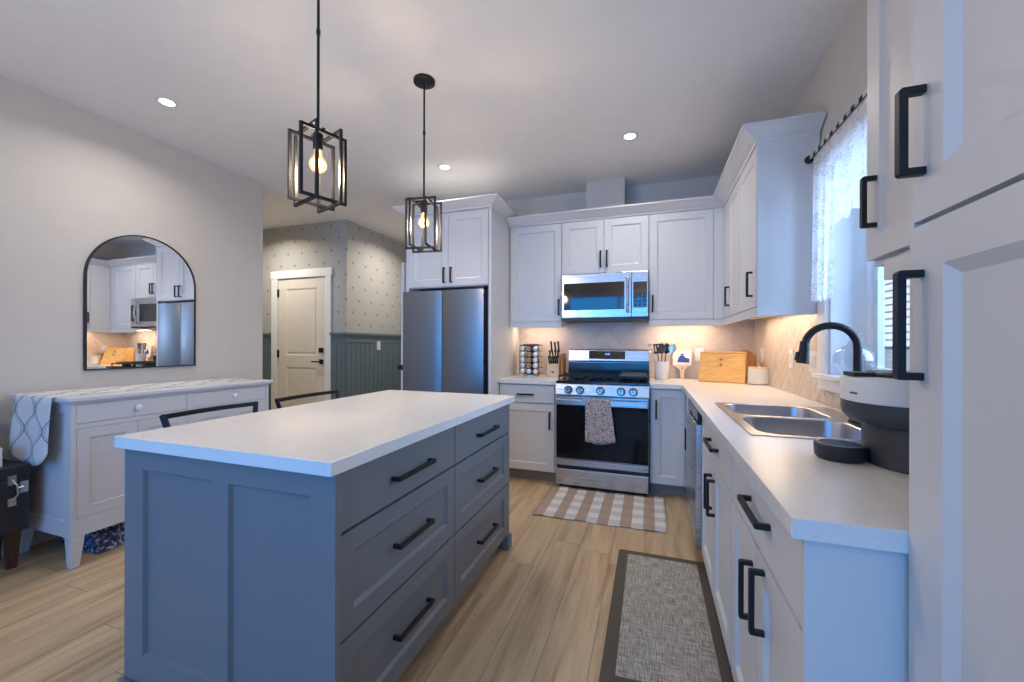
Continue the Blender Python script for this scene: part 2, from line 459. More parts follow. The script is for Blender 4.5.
def pull(F, u, v, ln, vert, parent, w0=.02, out=.034, th=.006, wd=.007, name='handle'):
    """square bar pull with two posts; w0 = face it stands on"""
    bm = B(); h = ln/2
    def b(a0, a1, c0, c1):
        pass
    if vert:
        prof = [(-h, w0), (-h, w0+out-.004), (-h+.004, w0+out), (h-.004, w0+out), (h, w0+out-.004), (h, w0), (h-.012, w0), (h-.012, w0+out-.012), (-h+.012, w0+out-.012), (-h+.012, w0)]
        A = [bm.verts.new(F(u-wd, v+a, q)) for a, q in prof]; C = [bm.verts.new(F(u+wd, v+a, q)) for a, q in prof]
    else:
        prof = [(-h, w0), (-h, w0+out-.004), (-h+.004, w0+out), (h-.004, w0+out), (h, w0+out-.004), (h, w0), (h-.012, w0), (h-.012, w0+out-.012), (-h+.012, w0+out-.012), (-h+.012, w0)]
        A = [bm.verts.new(F(u+a, v-wd, q)) for a, q in prof]; C = [bm.verts.new(F(u+a, v+wd, q)) for a, q in prof]
    n = len(prof)
    for i in range(n): bm.faces.new((A[i], A[(i+1)%n], C[(i+1)%n], C[i]))
    for L in (A, C):
        for q in ((0,1,8,9), (1,2,3,4,7,8), (4,5,6,7)): bm.faces.new([L[i] for i in q])
    return ob(name, bm, 'black', parent, bevel=.0012)

# ------------------------------------------------------------------ room constants
XL, XR, YB, ZC = -3.542, .874, 4.06, 2.768
YF = -1.7
HX0, HY0, HY1, HEND = -6.2, 2.885, 4.03, 5.75   # hall beyond the left wall

bm = B(); box(bm, HX0-.1, XR+.25, YF-.2, HEND+.1, -.1, 0); struct('floor', bm, 'floor')
bm = B(); box(bm, HX0-.1, XR+.25, YF-.2, HEND+.1, ZC, ZC+.1); struct('ceiling', bm, 'ceiling')
bm = B(); box(bm, XL-.12, XL, YF, HY0, 0, ZC); struct('wall_left', bm, 'wall')
bm = B(); box(bm, -2.35, XR+.25, YB, YB+.12, 0, ZC); box(bm, -2.35, -2.24, YB+.12, HEND, 0, ZC); struct('wall_back', bm, 'wall')
WY0, WY1, WZ0, WZ1 = 1.45, 2.49, 1.06, 2.10
bm = B(); R1 = XR+.20
box(bm, XR, R1, YF, WY0, 0, ZC); box(bm, XR, R1, WY1, YB, 0, ZC); box(bm, XR, R1, WY0, WY1, 0, WZ0-.012); box(bm, XR, R1, WY0, WY1, WZ1, ZC)
struct('wall_right', bm, 'wall')
# wall behind the camera with a wide patio opening
bm = B(); box(bm, XL-.12, -3.1, YF-.15, YF, 0, ZC); box(bm, .6, XR+.25, YF-.15, YF, 0, ZC); box(bm, -3.1, .6, YF-.15, YF, 2.38, ZC)
struct('wall_front', bm, 'wall')
bm = B()
for x in (-3.1, -1.9, -.68, .54): box(bm, x, x+.06, YF-.1, YF-.04, 0, 2.38)
box(bm, -3.1, .6, YF-.1, YF-.04, 2.32, 2.38); box(bm, -3.1, .6, YF-.1, YF-.04, 0, .06)
struct('window_2', bm, 'trim')
# hall walls: papered above, panelled below
bm = B()
box(bm, HX0, -4.70, HY1, HY1+.12, 0, ZC); box(bm, -3.84, XL-.1305, HY1, HY1+.12, 0, ZC); box(bm, XL-.1305, XL-.01, HY1, HY1+.0005, 0, ZC); box(bm, -4.70, -3.84, HY1, HY1+.12, 2.10, ZC)
struct('wall_hall', bm, 'wallpaper')
bm = B(); box(bm, XL-.13, XL-.01, HY1+.0005, HEND, 0, ZC); struct('wall_passage', bm, 'wallpaper')
bm = B(); box(bm, HX0, XL-.12, HY0-.12, HY0, 0, ZC); box(bm, HX0-.1, HX0, HY0-.12, HY1+.12, 0, ZC); struct('wall_side', bm, 'wallpaper')
bm = B(); box(bm, XL-.13, -2.24, HEND, HEND+.1, 0, ZC); struct('wall_end', bm, 'wallpaper')
def wains(name, F, u0, u1, e=0):
    bm = B(); fbox(bm, F, u0-e*.008, u1, 0, 1.25, .0005, .008)
    u = u0-e*.014
    while u < u1-.02:
        k = min(u+.085, u1); fbox(bm, F, u+.003, k-.003, .14, 1.25, .008, .014); u += .085
    fbox(bm, F, u0-e*.020, u1, 1.25, 1.345, .0005, .020); fbox(bm, F, u0-e*.042, u1, 1.345, 1.372, .0005, .042); fbox(bm, F, u0-e*.022, u1, 0, .14, .0006, .022)
    struct(name, bm, 'wainscot')
wains('trim_1', Face('X+', XL-.01), HY1, HEND-.01, 1)
wains('trim_2', Face('Y-', HY1), -3.78, XL-.0105)
wains('trim_3', Face('Y-', HY1), HX0+.01, -4.785)
# hall door
bm = B(); F = Face('Y-', HY1)
for a, b in ((-4.77, -4.665), (-3.87, -3.78)): fbox(bm, F, a, b, 0, 2.085, -.1, .022)
fbox(bm, F, -4.785, -3.765, 2.085, 2.185, -.1, .024); struct('trim_4', bm, 'trim', bevel=.004)
FD = Face('Y-', HY1+.025)
bm = B(); panel(bm, FD, -4.66, -3.875, .01, 2.078, .03, .12, .010, .022, [(-4.53, -4.005, 1.08, 1.95), (-4.53, -4.005, .22, .93)])
for o in ((-4.49, -4.045, 1.12, 1.91), (-4.49, -4.045, .26, .89)):
    fbox(bm, FD, *o, .018, .026)
d1 = struct('door_1', bm, 'door_paint')
bm = B(); fbox(bm, FD, -3.965, -3.905, .975, 1.035, .03, .042); tube(bm, [FD(-3.935, 1.005, .04), FD(-3.935, 1.005, .075)], .009); tube(bm, [FD(-3.93, 1.005, .075), FD(-4.05, 1.005, .075)], .009); ob('door_handle', bm, 'black', d1)
bm = B(); fbox(bm, FD, -3.965, -3.905, 1.12, 1.18, .03, .05); ob('deadbolt', bm, 'black', d1)
for z in (.25, 1.10, 1.90):
    bm = B(); fbox(bm, FD, -4.672, -4.645, z-.05, z+.05, .03, .036); tube(bm, [FD(-4.662, z-.05, .04), FD(-4.662, z+.05, .04)], .008); ob('hinge', bm, 'black', d1)
# open door seen edge-on beside the fridge enclosure
F = Face('Y-', 3.62)
bm = B(); panel(bm, Face('X-', -2.445), 3.62, 4.40, .012, 2.085, .036, .12, .008, .02, [(3.74, 4.28, 1.08, 1.96), (3.74, 4.28, .22, .93)])
d2 = struct('door_2', bm, 'trim')
bm = B(); box(bm, -2.475, -2.451, 3.612, 3.6205, .955, 1.01); ob('latch', bm, 'black', d2)
bm = B(); lathe(bm, 3.69, .0, [(.024, 0), (.024, .01), (.01, .014), (.01, .04), (.026, .05), (.028, .07), (.0, .075)], 16)
for v in bm.verts: x, y, z = v.co; v.co = (-2.481-z, x, .98+y)
ob('door_knob', bm, 'black', d2, smooth=True)
bm = B(); box(bm, -2.50, -2.38, 4.41, 4.47, 0, 2.17); box(bm, -2.38, -2.35, 4.41, 4.47, 0, 2.17); struct('trim_5', bm, 'trim')
# baseboards
bm = B(); box(bm, XL, XL+.014, YF, HY0, 0, .11); box(bm, XL, XL+.009, YF, HY0, .11, .135); struct('baseboard_left', bm, 'trim')
# chase box above the cabinets
bm = B(); box(bm, -.576, -.227, 3.838, YB, 2.30, ZC); struct('trim_6', bm, 'wall')

# ------------------------------------------------------------------ window over the sink
bm = B()
for a, b in ((WY0-.10, WY0), (WY1, WY1+.105)): box(bm, XR-.02, XR, a, b, 1.06, WZ1+.10)
box(bm, XR-.022, XR, WY0-.10, WY1+.105, WZ1, WZ1+.10)
box(bm, XR-.018, XR, WY0-.10, WY1+.105, .990, 1.052)
box(bm, XR, XR+.165, WY0, WY1, 1.049, 1.074); box(bm, XR-.045, XR, WY0-.10, WY1+.105, 1.052, 1.074)
# jamb liners
box(bm, XR, XR+.165, WY1-.012, WY1, 1.074, WZ1); box(bm, XR, XR+.165, WY0, WY0+.012, 1.074, WZ1); box(bm, XR, XR+.165, WY0, WY1, WZ1-.012, WZ1)
w1 = struct('window_1', bm, 'trim', bevel=.002)
bm = B(); x0, x1 = XR+.145, XR+.185
for y in (WY0+.012, WY1-.062): box(bm, x0, x1, y, y+.05, 1.074, WZ1-.012)
for y in (WY0+.062, WY1-.097): box(bm, x0+.012, x1, y, y+.035, 1.115, WZ1-.06)
box(bm, x0, x1, WY0+.012, WY1-.012, 1.074, 1.115); box(bm, x0, x1, WY0+.012, WY1-.012, WZ1-.062, WZ1-.012)
box(bm, x0+.005, x1, 1.985, 2.03, 1.115, WZ1-.06)
fr = ob('window_frame', bm, 'trim', w1, bevel=.002)
bm = B(); box(bm, x1-.03, x1-.026, WY0+.06, WY1-.06, 1.11, WZ1-.06); ob('pane', bm, 'pane', w1)
# neighbour's sided house wall and ground outside
bm = B(); z = 1.22
while z < 2.9:
    prism(bm, [(3.4, z), (3.37, z), (3.393, z+.105), (3.4, z+.105)], -1.5, 15, 'xz'); z += .105
box(bm, 3.4, 3.5, -1.5, 15, 1.22, 3.0)
sd_ = tag(ob('house_siding', bm, 'siding'), kind='structure')
bm = B(); box(bm, 3.41, 3.5, -1.5, 15, -.3, 1.22); ob('foundation', bm, simple('foundation_block', (.33, .36, .42), .9, scale=20, var=.2), sd_)
bm = B(); box(bm, XR+.26, 3.4, -1.5, 15, -.3, -.2); tag(ob('ground', bm, simple('gravel', (.35, .34, .32), .95)), kind='structure')

# ------------------------------------------------------------------ herringbone backsplash
def clip(poly, rect):
    def cut(P, f, g):
        R = []
        for i in range(len(P)):
            a, b = P[i-1], P[i]
            if f(b):
                if not f(a): R.append(g(a, b))
                R.append(b)
            elif f(a): R.append(g(a, b))
        return R
    u0, u1, v0, v1 = rect
    for ax, lim, sg in ((0, u0, 1), (0, u1, -1), (1, v0, 1), (1, v1, -1)):
        if not poly: return poly
        f = lambda p, ax=ax, lim=lim, sg=sg: (p[ax]-lim)*sg >= -1e-9
        def g(a, b, ax=ax, lim=lim):
            k = (lim-a[ax])/(b[ax]-a[ax]); return (a[0]+(b[0]-a[0])*k, a[1]+(b[1]-a[1])*k)
        poly = cut(poly, f, g)
    return poly
def herring(name, F, rects, label=None):
    base = B(); t = B(); W, L, g = .064, .192, .0016
    r2 = math.sqrt(.5)
    for (u0, u1, v0, v1) in rects: fbox(base, F, u0, u1, v0, v1, 0, .004)
    N = 34
    for i in range(-N, N):
        for j in range(-N, N):
            # classic herringbone lattice: steps (W,W)... rows shifted by (L,-L)
            ox, oy = i*W + j*L, i*W - j*L
            for (a, b, c, d) in ((ox, ox+L, oy, oy+W), (ox, ox+W, oy+W-0, oy+W+L)):
                if (a, c) is None: continue
                q = [(a+g, c+g), (b-g, c+g), (b-g, d-g), (a+g, d-g)]
                q = [((x-y)*r2 + 0.0, (x+y)*r2) for x, y in q]
                for R in rects:
                    cx, cy = R[0], 1.0
                    P = [(x+.3, y+1.0) for x, y in q]
                    if max(p[0] for p in P) < R[0] or min(p[0] for p in P) > R[1] or max(p[1] for p in P) < R[2] or min(p[1] for p in P) > R[3]: continue
                    P = clip(P, R)
                    if len(P) < 3: continue
                    A = 0
                    for k in range(len(P)): A += P[k-1][0]*P[k][1]-P[k][0]*P[k-1][1]
                    if abs(A) < 2e-5: continue
                    lo = [t.verts.new(F(*p, .004)) for p in P]; hi = [t.verts.new(F(*p, .0065)) for p in P]
                    t.faces.new(hi); m = len(P)
                    for k in range(m): t.faces.new((lo[k], lo[(k+1) % m], hi[(k+1) % m], hi[k]))
    o = struct(name, base, 'grout'); ob('tile', t, 'tile', o)
    return o
herring('trim_7', Face('Y-', YB), [(-1.30, XR, .914, 1.44), (-.787, -.012, .90, 1.48)][:1])
herring('trim_8', Face('X-', XR), [(.84, WY0-.10, .914, 1.44), (WY0-.10, WY1+.105, .914, .985), (WY1+.105, YB-.007, .914, 1.44)])

# ------------------------------------------------------------------ worktops
def slab(bm, xs, ys, holes, z0, z1):
    vt = {}
    def V(x, y, z):
        k = (round(x, 5), round(y, 5), round(z, 5))
        if k not in vt: vt[k] = bm.verts.new((x, y, z))
        return vt[k]
    solid = {}
    for i in range(len(xs)-1):
        for j in range(len(ys)-1):
            cx, cy = (xs[i]+xs[i+1])/2, (ys[j]+ys[j+1])/2
            solid[i, j] = not any(h[0] < cx < h[1] and h[2] < cy < h[3] for h in holes)
    for (i, j), s in solid.items():
        if not s: continue
        a, b, c, d = xs[i], xs[i+1], ys[j], ys[j+1]
        bm.faces.new([V(a,c,z1), V(b,c,z1), V(b,d,z1), V(a,d,z1)]); bm.faces.new([V(a,c,z0), V(a,d,z0), V(b,d,z0), V(b,c,z0)])
        for (di, dj, e) in ((-1,0,((a,c),(a,d))), (1,0,((b,c),(b,d))), (0,-1,((a,c),(b,c))), (0,1,((a,d),(b,d)))):
            if not solid.get((i+di, j+dj), False):
                p, q = e; bm.faces.new([V(*p,z0), V(*q,z0), V(*q,z1), V(*p,z1)])
    return bm
ZT, ZU = .914, .876
SX0, SX1, SY0, SY1 = .325, .825, 1.56, 2.385      # sink outline
bm = B(); slab(bm, [-.003, .239, SX0+.012, SX1-.012, XR-.0075], [.837, SY0+.012, SY1-.012, 3.412, YB-.0075], [(-.1, .239, .5, 3.412), (SX0+.012, SX1-.012, SY0+.012, SY1-.012)], ZU, ZT)
tag(ob('worktop', bm, 'quartz', bevel=.002), 'white speckled quartz worktop running round the corner and holding the steel sink', 'worktop')
bm = B(); box(bm, -1.305, -.770, 3.412, YB-.0075, ZU, ZT)
tag(ob('worktop', bm, 'quartz', bevel=.002), 'short white quartz worktop between fridge panel and range, under the spice rack', 'worktop')

# ------------------------------------------------------------------ cabinets
def cab(name, loc, label, cat='cabinet', group=None): return thing(name, loc, label, cat, group)
def door(F, u0, u1, v0, v1, parent, hu=None, hv=None, hl=.152, mat='cab', rail=.062, name='door', vert=True, **k):
    bm = B(); panel(bm, F, u0+.0015, u1-.0015, v0+.0015, v1-.0015, .02, rail, **k)
    d = ob(name, bm, mat, parent, bevel=.0012)
    if hu is not None: pull(F, hu, hv, hl, vert, d)
    return d
def slabfront(F, u0, u1, v0, v1, parent, hu=None, hv=None, hl=.152, mat='cab', name='drawer'):
    bm = B(); fbox(bm, F, u0+.0015, u1-.0015, v0+.0015, v1-.0015, 0, .02)
    d = ob(name, bm, mat, parent, bevel=.0015)
    if hu is not None: pull(F, hu, hv, hl, False, d)
    return d
def body(parent, x0, x1, y0, y1, z0, z1, mat='cab', name='carcass', bevel=.001):
    bm = B(); box(bm, x0, x1, y0, y1, z0, z1); return ob(name, bm, mat, parent, bevel=bevel)
G = .0008
# base, left of the range
FB = Face('Y-', 3.46)
c = cab('base_cabinet', (-1.04, 3.75, 0), 'white base cabinet left of the range with one drawer over one door')
body(c, -1.305, -.773, 3.46, YB-.01, .10, ZU-G)
slabfront(FB, -1.300, -.790, .708, .868, c, -1.055, .783)
door(FB, -1.300, -.790, .108, .70, c, -.829, .56)
body(c, -1.305, -.773, 3.52, 3.54, 0, .10, 'toe', 'toe_kick')
# base, right of the range
c = cab('base_cabinet', (.12, 3.75, 0), 'narrow white base cabinet between the range and the corner')
body(c, .001, .286, 3.46, YB-.01, .10, ZU-G)
door(FB, .012, .262, .108, .868, c, .046, .705)
body(c, .001, .33, 3.52, 3.54, 0, .10, 'toe', 'toe_kick')
# right run
FR = Face('X-', .285)
c = cab('corner_cabinet', (.55, 3.2, 0), 'white corner base cabinet beside the dishwasher with one narrow door')
body(c, .2875, XR-.01, 3.005, YB-.01, .10, ZU-G)
door(FR, 3.02, 3.425, .108, .868, c, 3.075, .56)
body(c, .35, .37, 3.005, 3.50, 0, .10, 'toe', 'toe_kick')
c = cab('sink_cabinet', (.55, 1.95, 0), 'white sink base cabinet with false drawer front and a pair of doors')
bm = B(); box(bm, .285, XR-.01, 1.55, 2.39, .10, .66); box(bm, .285, .305, 1.55, 2.39, .66, ZU-G); box(bm, .305, XR-.01, 1.55, 1.554, .66, ZU-G); box(bm, .305, XR-.01, 2.386, 2.39, .66, ZU-G); ob('carcass', bm, 'cab', c)
slabfront(FR, 1.56, 2.375, .708, .868, c, 1.93, .79, .22)
door(FR, 1.968, 2.375, .108, .70, c, 2.01, .56, .16)
door(FR, 1.56, 1.966, .108, .70, c, 1.925, .56, .16)
body(c, .35, .37, 1.55, 2.39, 0, .10, 'toe', 'toe_kick')
c = cab('base_cabinet', (.55, 1.2, 0), 'white base cabinet at the worktop end, drawer over two doors beside the pantry')
body(c, .285, XR-.01, .860, 1.549, .10, ZU-G); 
bm = B(); box(bm, .262, XR-.01, .850, .8595, .0, ZU-G); ob('end_panel', bm, 'cab', c)
slabfront(FR, .866, 1.545, .70, .868, c, 1.172, .797, .20)
door(FR, 1.206, 1.545, .108, .692, c, 1.247, .553, .16)
door(FR, .866, 1.204, .108, .692, c, 1.128, .59, .16)
body(c, .35, .37, .86, 1.549, 0, .10, 'toe', 'toe_kick')
# dishwasher
c = thing('dishwasher', (.55, 2.7, 0), 'stainless steel dishwasher built in beside the sink cabinet', 'dishwasher')
body(c, .30, XR-.05, 2.397, 2.998, .02, ZU-.012, 'graphite', 'tub')
bm = B(); fbox(bm, FR, 2.400, 2.995, .11, .790, 0, .050); door_ = ob('door', bm, 'steel', c, bevel=.004)
bm = B(); fbox(bm, FR, 2.400, 2.995, .806, .862, 0, .040); ob('control_panel', bm, 'blackpaint_gloss', c, bevel=.003)
bm = B(); fbox(bm, FR, 2.46, 2.935, .791, .8055, .012, .030); ob('pocket_handle', bm, 'black_plastic', door_)
body(c, .35, .37, 2.40, 2.995, 0, .10, 'black_plastic', 'toe_kick')

# upper cabinets
ZD0, ZD1, ZR, ZCR = 1.445, 2.366, 1.392, 2.445
FU = Face('Y-', 3.735)
CP = [(-.02, ZD1+.004), (.004, ZD1+.004), (.010, ZD1+.018), (.030, ZD1+.028), (.082, ZCR-.016), (.092, ZCR-.012), (.092, ZCR), (-.02, ZCR)]
RP = [(-.018, ZR), (.002, ZR), (.002, ZR+.05), (-.018, ZR+.05)]
def crown(path, parent, prof=CP): bm = B(); sweep(bm, prof, path); return ob('crown', bm, 'cab', parent)
def lrail(path, parent): bm = B(); sweep(bm, RP, path); return ob('light_rail', bm, 'cab', parent)
yf = 3.7155
c = cab('wall_cabinet', (-1.04, 3.9, ZR), 'white single door wall cabinet above the spice rack, left of the microwave')
body(c, -1.305, -.788, 3.735, YB-.0075, ZD0-.005, ZCR-.02)
door(FU, -1.300, -.790, ZD0, ZD1, c, -.812, 1.578, .15)
crown([(-1.305, yf), (-.788, yf)], c); lrail([(-1.305, yf+.004), (-.788, yf+.004)], c)
c = cab('wall_cabinet', (-.4, 3.9, 1.87), 'short white two door wall cabinet directly above the microwave')
body(c, -.787, -.013, 3.735, YB-.0075, 1.875, ZCR-.02)
door(FU, -.785, -.4005, 1.88, ZD1, c, -.428, 2.005, .15)
door(FU, -.3995, -.015, 1.88, ZD1, c, -.372, 2.005, .15)
crown([(-.787, yf), (-.013, yf)], c)
c = cab('wall_cabinet', (.28, 3.9, ZR), 'white single door wall cabinet right of the microwave above the utensil crock')
body(c, -.012, .5905, 3.735, YB-.0075, ZD0-.005, ZCR-.02)
door(FU, -.009, .497, ZD0, ZD1, c, .018, 1.585, .15)
body(c, .499, .5905, 3.7165, 3.735, ZD0, ZD1, name='filler')
crown([(-.012, yf), (.60, yf)], c); lrail([(-.012, yf+.004), (.58, yf+.004)], c)
xf = .5715; FX = Face('X-', xf+.02)
c = cab('wall_cabinet', (.75, 3.1, ZR), 'deep white wall cabinet run on the window wall, its tall end panel facing the room')
body(c, xf+.02, XR-.0075, 2.612, 3.7135, ZD0-.005, ZCR-.02)
door(FX, 3.11, 3.49, ZD0, ZD1, c, 3.452, 1.60, .15)
door(FX, 2.622, 3.108, ZD0, ZD1, c, 2.715, 1.585, .15)
body(c, xf+.001, xf+.02, 3.492, 3.7135, ZD0, ZD1, name='filler')
bm = B(); box(bm, xf+.001, XR-.0075, 2.604, 2.612, ZD0-.005, ZCR-.03); box(bm, XR-.05, XR-.0075, 2.600, 2.604, ZR+.05, ZD1); ob('end_panel', bm, 'cab', c)
crown([(xf, 3.75), (xf, 2.604), (XR-.0075, 2.604)], c); lrail([(xf+.004, 3.74), (xf+.004, 2.608), (XR-.0075, 2.608)], c)
# fridge surround
FF = Face('Y-', 3.26)
c = cab('fridge_cabinet', (-1.73, 3.7, 0), 'tall white fridge surround with two small doors over the refrigerator')
body(c, -1.335, -1.308, 3.245, YB-.002, 0, 2.43, name='side_panel'); body(c, -2.17, -2.14, 3.245, YB-.002, 0, 2.43, name='side_panel')
body(c, -2.14, -1.335, 3.262, YB-.002, 1.745, 2.43)
door(FF, -2.138, -1.728, 1.752, 2.405, c, -1.763, 1.85, .14); door(FF, -1.727, -1.337, 1.752, 2.405, c, -1.692, 1.85, .14)
CP2 = [(o, z+.052) for o, z in CP]
crown([(-2.17, YB-.005), (-2.17, 3.240), (-1.308, 3.240), (-1.308, YB-.005)], c, CP2)
# refrigerator
r = thing('refrigerator', (-1.75, 3.6, 0), 'stainless french door refrigerator standing in the white surround', 'refrigerator')
body(r, -2.125, -1.352, 3.30, 3.98, .02, 1.715, 'graphite', 'cabinet_body')
def fdoor(x0, x1, z0, z1, nm='door'):
    bm = B(); n = 12; A = []; C = []
    poly = []
    for i in range(n+1):
        k = i/n; x = x0+(x1-x0)*k; e = min(k, 1-k); dy = -.018*math.sin(math.pi*k)**.6 if 0 < k < 1 else 0
        poly.append((x, 3.222+dy))
    poly += [(x1, 3.29), (x0, 3.29)]
    prism(bm, poly, z0, z1, 'xy'); return ob(nm, bm, 'fridge_steel', r, smooth=True)
fdoor(-2.19, -1.781, .74, 1.712); fdoor(-1.776, -1.372, .74, 1.712); fdoor(-2.19, -1.372, .06, .733, 'freezer_drawer')
for x in (-2.06, -1.42): bm = B(); box(bm, x-.04, x+.04, 3.25, 3.36, 1.716, 1.735); ob('hinge_cover', bm, 'graphite', r, bevel=.004)

# pantry (tall) unit and the small wall cabinet beyond it
FP = Face('X-', .42)
c = cab('pantry_cabinet', (.6, .55, 0), 'tall white pantry cabinet at the right edge with stacked doors')
body(c, .42, XR-.003, .20, .8355, .0, 2.55); body(c, .402, .42, .824, .8355, .0, 2.55, name='side_stile')
door(FP, .21, .822, 1.415, 2.50, c, .795, 1.553, .138, rail=.068, bev=.018, rec=.012)
door(FP, .21, .822, .11, 1.410, c, .799, 1.252, .172, rail=.068, bev=.018, rec=.012)
c = cab('wall_cabinet', (.75, 1.1, ZR), 'small white wall cabinet beside the pantry at the near end of the window')
body(c, xf+.02, XR-.003, .837, 1.388, ZD0-.005, 2.50)
door(FX, .845, 1.386, ZD0+.01, 2.45, c, 1.335, 1.607, .138)
lrail([(xf+.008, 1.31), (xf+.008, .837)], c)

# ------------------------------------------------------------------ island
c = cab('kitchen_island', (-1.22, 1.57, 0), 'grey island cabinet with panelled end and six drawers')
body(c, -1.40, -.8205, .872, 2.262, .10, ZU-G, 'island')
FE = Face('Y-', .872)
bm = B(); panel(bm, FE, -1.663, -.784, .0, ZU-G, .022, openings=[(-1.570, -1.248, .20, .808), (-1.180, -.868, .20, .808)], rec=.013, bev=.007)
ob('end_panel', bm, 'island', c, bevel=.001)
bm = B(); fbox(bm, FE, -1.675, -1.40, 0, .105, .0225, .034); fbox(bm, FE, -1.04, -.784, 0, .105, .0225, .034); fbox(bm, FE, -1.40, -1.04, .07, .105, .0225, .034); ob('base_mould', bm, 'island', c, bevel=.003)
body(c, -1.663, -.803, 2.262, 2.290, .0, ZU-G, 'island', 'end_panel')
bm = B(); box(bm, -.835, -.788, 2.240, 2.300, 0, .088); ob('foot', bm, 'island', c, bevel=.006)
FI = Face('X+', -.820)
for (u0, u1) in ((.876, 1.567), (1.570, 2.258)):
    m = (u0+u1)/2 + (.012 if u0 < 1 else 0)
    slabfront(FI, u0, u1, .700, .869, c, m, .780, .24, 'island')
    door(FI, u0, u1, .400, .695, c, m, .555, .22, 'island', name='drawer', vert=False)
    door(FI, u0, u1, .092, .395, c, m, .253, .22, 'island', name='drawer', vert=False)
body(c, -.90, -.88, .90, 2.23, 0, .10, 'toe', 'toe_kick')
bm = B(); box(bm, -1.678, -.779, .829, 2.314, ZU, ZT)
tag(ob('island_countertop', bm, 'quartz', bevel=.002), 'white speckled quartz slab lying on top of the grey island', 'worktop')

# ------------------------------------------------------------------ range
r = thing('gas_range', (-.386, 3.7, 0), 'stainless steel gas range between the two back worktops', 'stove')
x0, x1 = -.766, -.006
body(r, x0, x1, 3.43, 4.03, .02, .895, 'graphite', 'body')
bm = B(); box(bm, x0, x1, 3.385, 4.0, .895, .918); ob('cooktop', bm, 'blackpaint_gloss', r, bevel=.004)
bm = B(); prism(bm, [(3.43, .795), (3.372, .795), (3.366, .805), (3.385, .893), (3.43, .896)], x0, x1, 'yz'); cp = ob('control_panel', bm, 'steel', r, bevel=.002)
for kx in (-.655, -.556, -.388, -.222, -.128):
    k = B(); lathe(k, kx, 3.366, [(.026, -.003), (.026, -.010), (.024, -.030), (.021, -.034), (0, -.034)], 20, 'y', .845)
    kk = ob('knob', k, 'steel', r, smooth=True)
    k = B(); lathe(k, kx, 3.369, [(.034, 0), (.034, -.005), (.026, -.006)], 24, 'y', .845); ob('knob_bezel', k, 'graphite', cp, smooth=True)
    k = B(); box(k, kx-.003, kx+.003, 3.325, 3.330, .845, .866); ob('knob_grip', k, 'graphite', kk)
bm = B(); box(bm, x0+.004, x1-.004, 3.385, 3.43, .255, .792); d = ob('oven_door', bm, 'steel', r, bevel=.004)
bm = B(); box(bm, x0+.006, x1-.006, 3.3795, 3.386, .262, .715); ob('oven_window', bm, 'oven_glass', d, bevel=.002)
bm = B(); box(bm, x0+.012, x1-.012, 3.325, 3.340, .722, .772)
for x in (x0+.02, x1-.05): box(bm, x, x+.03, 3.340, 3.386, .730, .765)
ob('handle', bm, 'steel', d, bevel=.006)
bm = B(); box(bm, x0+.004, x1-.004, 3.380, 3.43, .202, .250); ob('door_trim', bm, 'steel', r, bevel=.003)
bm = B(); box(bm, x0+.004, x1-.004, 3.380, 3.43, .035, .172); ob('warming_drawer', bm, 'steel', r, bevel=.005)
bm = B(); box(bm, x0+.02, x1-.02, 3.44, 3.9, 0, .03); ob('plinth', bm, 'black_plastic', r)
bm = B(); prism(bm, [(3.955, .918), (4.045, .918), (4.045, 1.178), (3.985, 1.184), (3.962, 1.172), (3.948, 1.070), (3.965, 1.060)], x0, x1, 'yz'); bg_ = ob('backguard', bm, ['steel', 'blackpaint_gloss'], r, bevel=.003)
bm = B(); box(bm, x0+.002, x1-.002, 3.935, 3.962, .918, 1.055); ob('vent_trim', bm, 'blackpaint_gloss', r, bevel=.004)
bm = B(); prism(bm, [(3.9555, 1.09), (3.9655, 1.165), (3.96, 1.166), (3.950, 1.09)], -.565, -.225, 'yz'); dp = ob('display', bm, 'black_glass', bg_)
bm = B()
for x in (-.408, -.397, -.384, -.373): prism(bm, [(3.9485, 1.128), (3.952, 1.147), (3.9508, 1.147), (3.9472, 1.128)], x, x+.006, 'yz')
ob('clock_digits', bm, 'blue_led', bg_)
# burners and grates
for gx in (-.640, -.132):
    for gy in (3.56, 3.82):
        bm = B(); lathe(bm, gx, gy, [(.045, .918), (.045, .930), (.034, .934), (.034, .941), (0, .942)], 20); ob('burner', bm, 'black', r, smooth=True)
bm = B(); lathe(bm, -.386, 3.69, [(.05, .918), (.05, .930), (.036, .934), (.036, .941), (0, .942)], 20); ob('burner', bm, 'black', r, smooth=True)
for (a, b) in ((-.755, -.515), (-.508, -.264), (-.257, -.017)):
    bm = B()
    for x in (a, (a+b)/2-.004, b-.008): box(bm, x, x+.008, 3.44, 3.93, .946, .958)
    for y in (3.44, 3.56, 3.68, 3.81, 3.922): box(bm, a, b, y, y+.008, .948, .960)
    for x in (a, b-.01):
        for y in (3.44, 3.68, 3.92): box(bm, x, x+.01, y, y+.01, .918, .948)
    ob('grate', bm, 'black', r)
# griddle plate on the right grates
bm = B(); box(bm, -.245, -.03, 3.48, 3.88, .961, .967)
for s in ((-.245, -.239, 3.48, 3.88), (-.036, -.03, 3.48, 3.88), (-.245, -.03, 3.48, 3.486), (-.245, -.03, 3.874, 3.88)): box(bm, *s, .967, .975)
tag(ob('griddle', bm, simple('griddle_metal', (.16, .15, .15), .35, .6), bevel=.002), 'flat rectangular griddle plate on the right burners of the range', 'griddle')
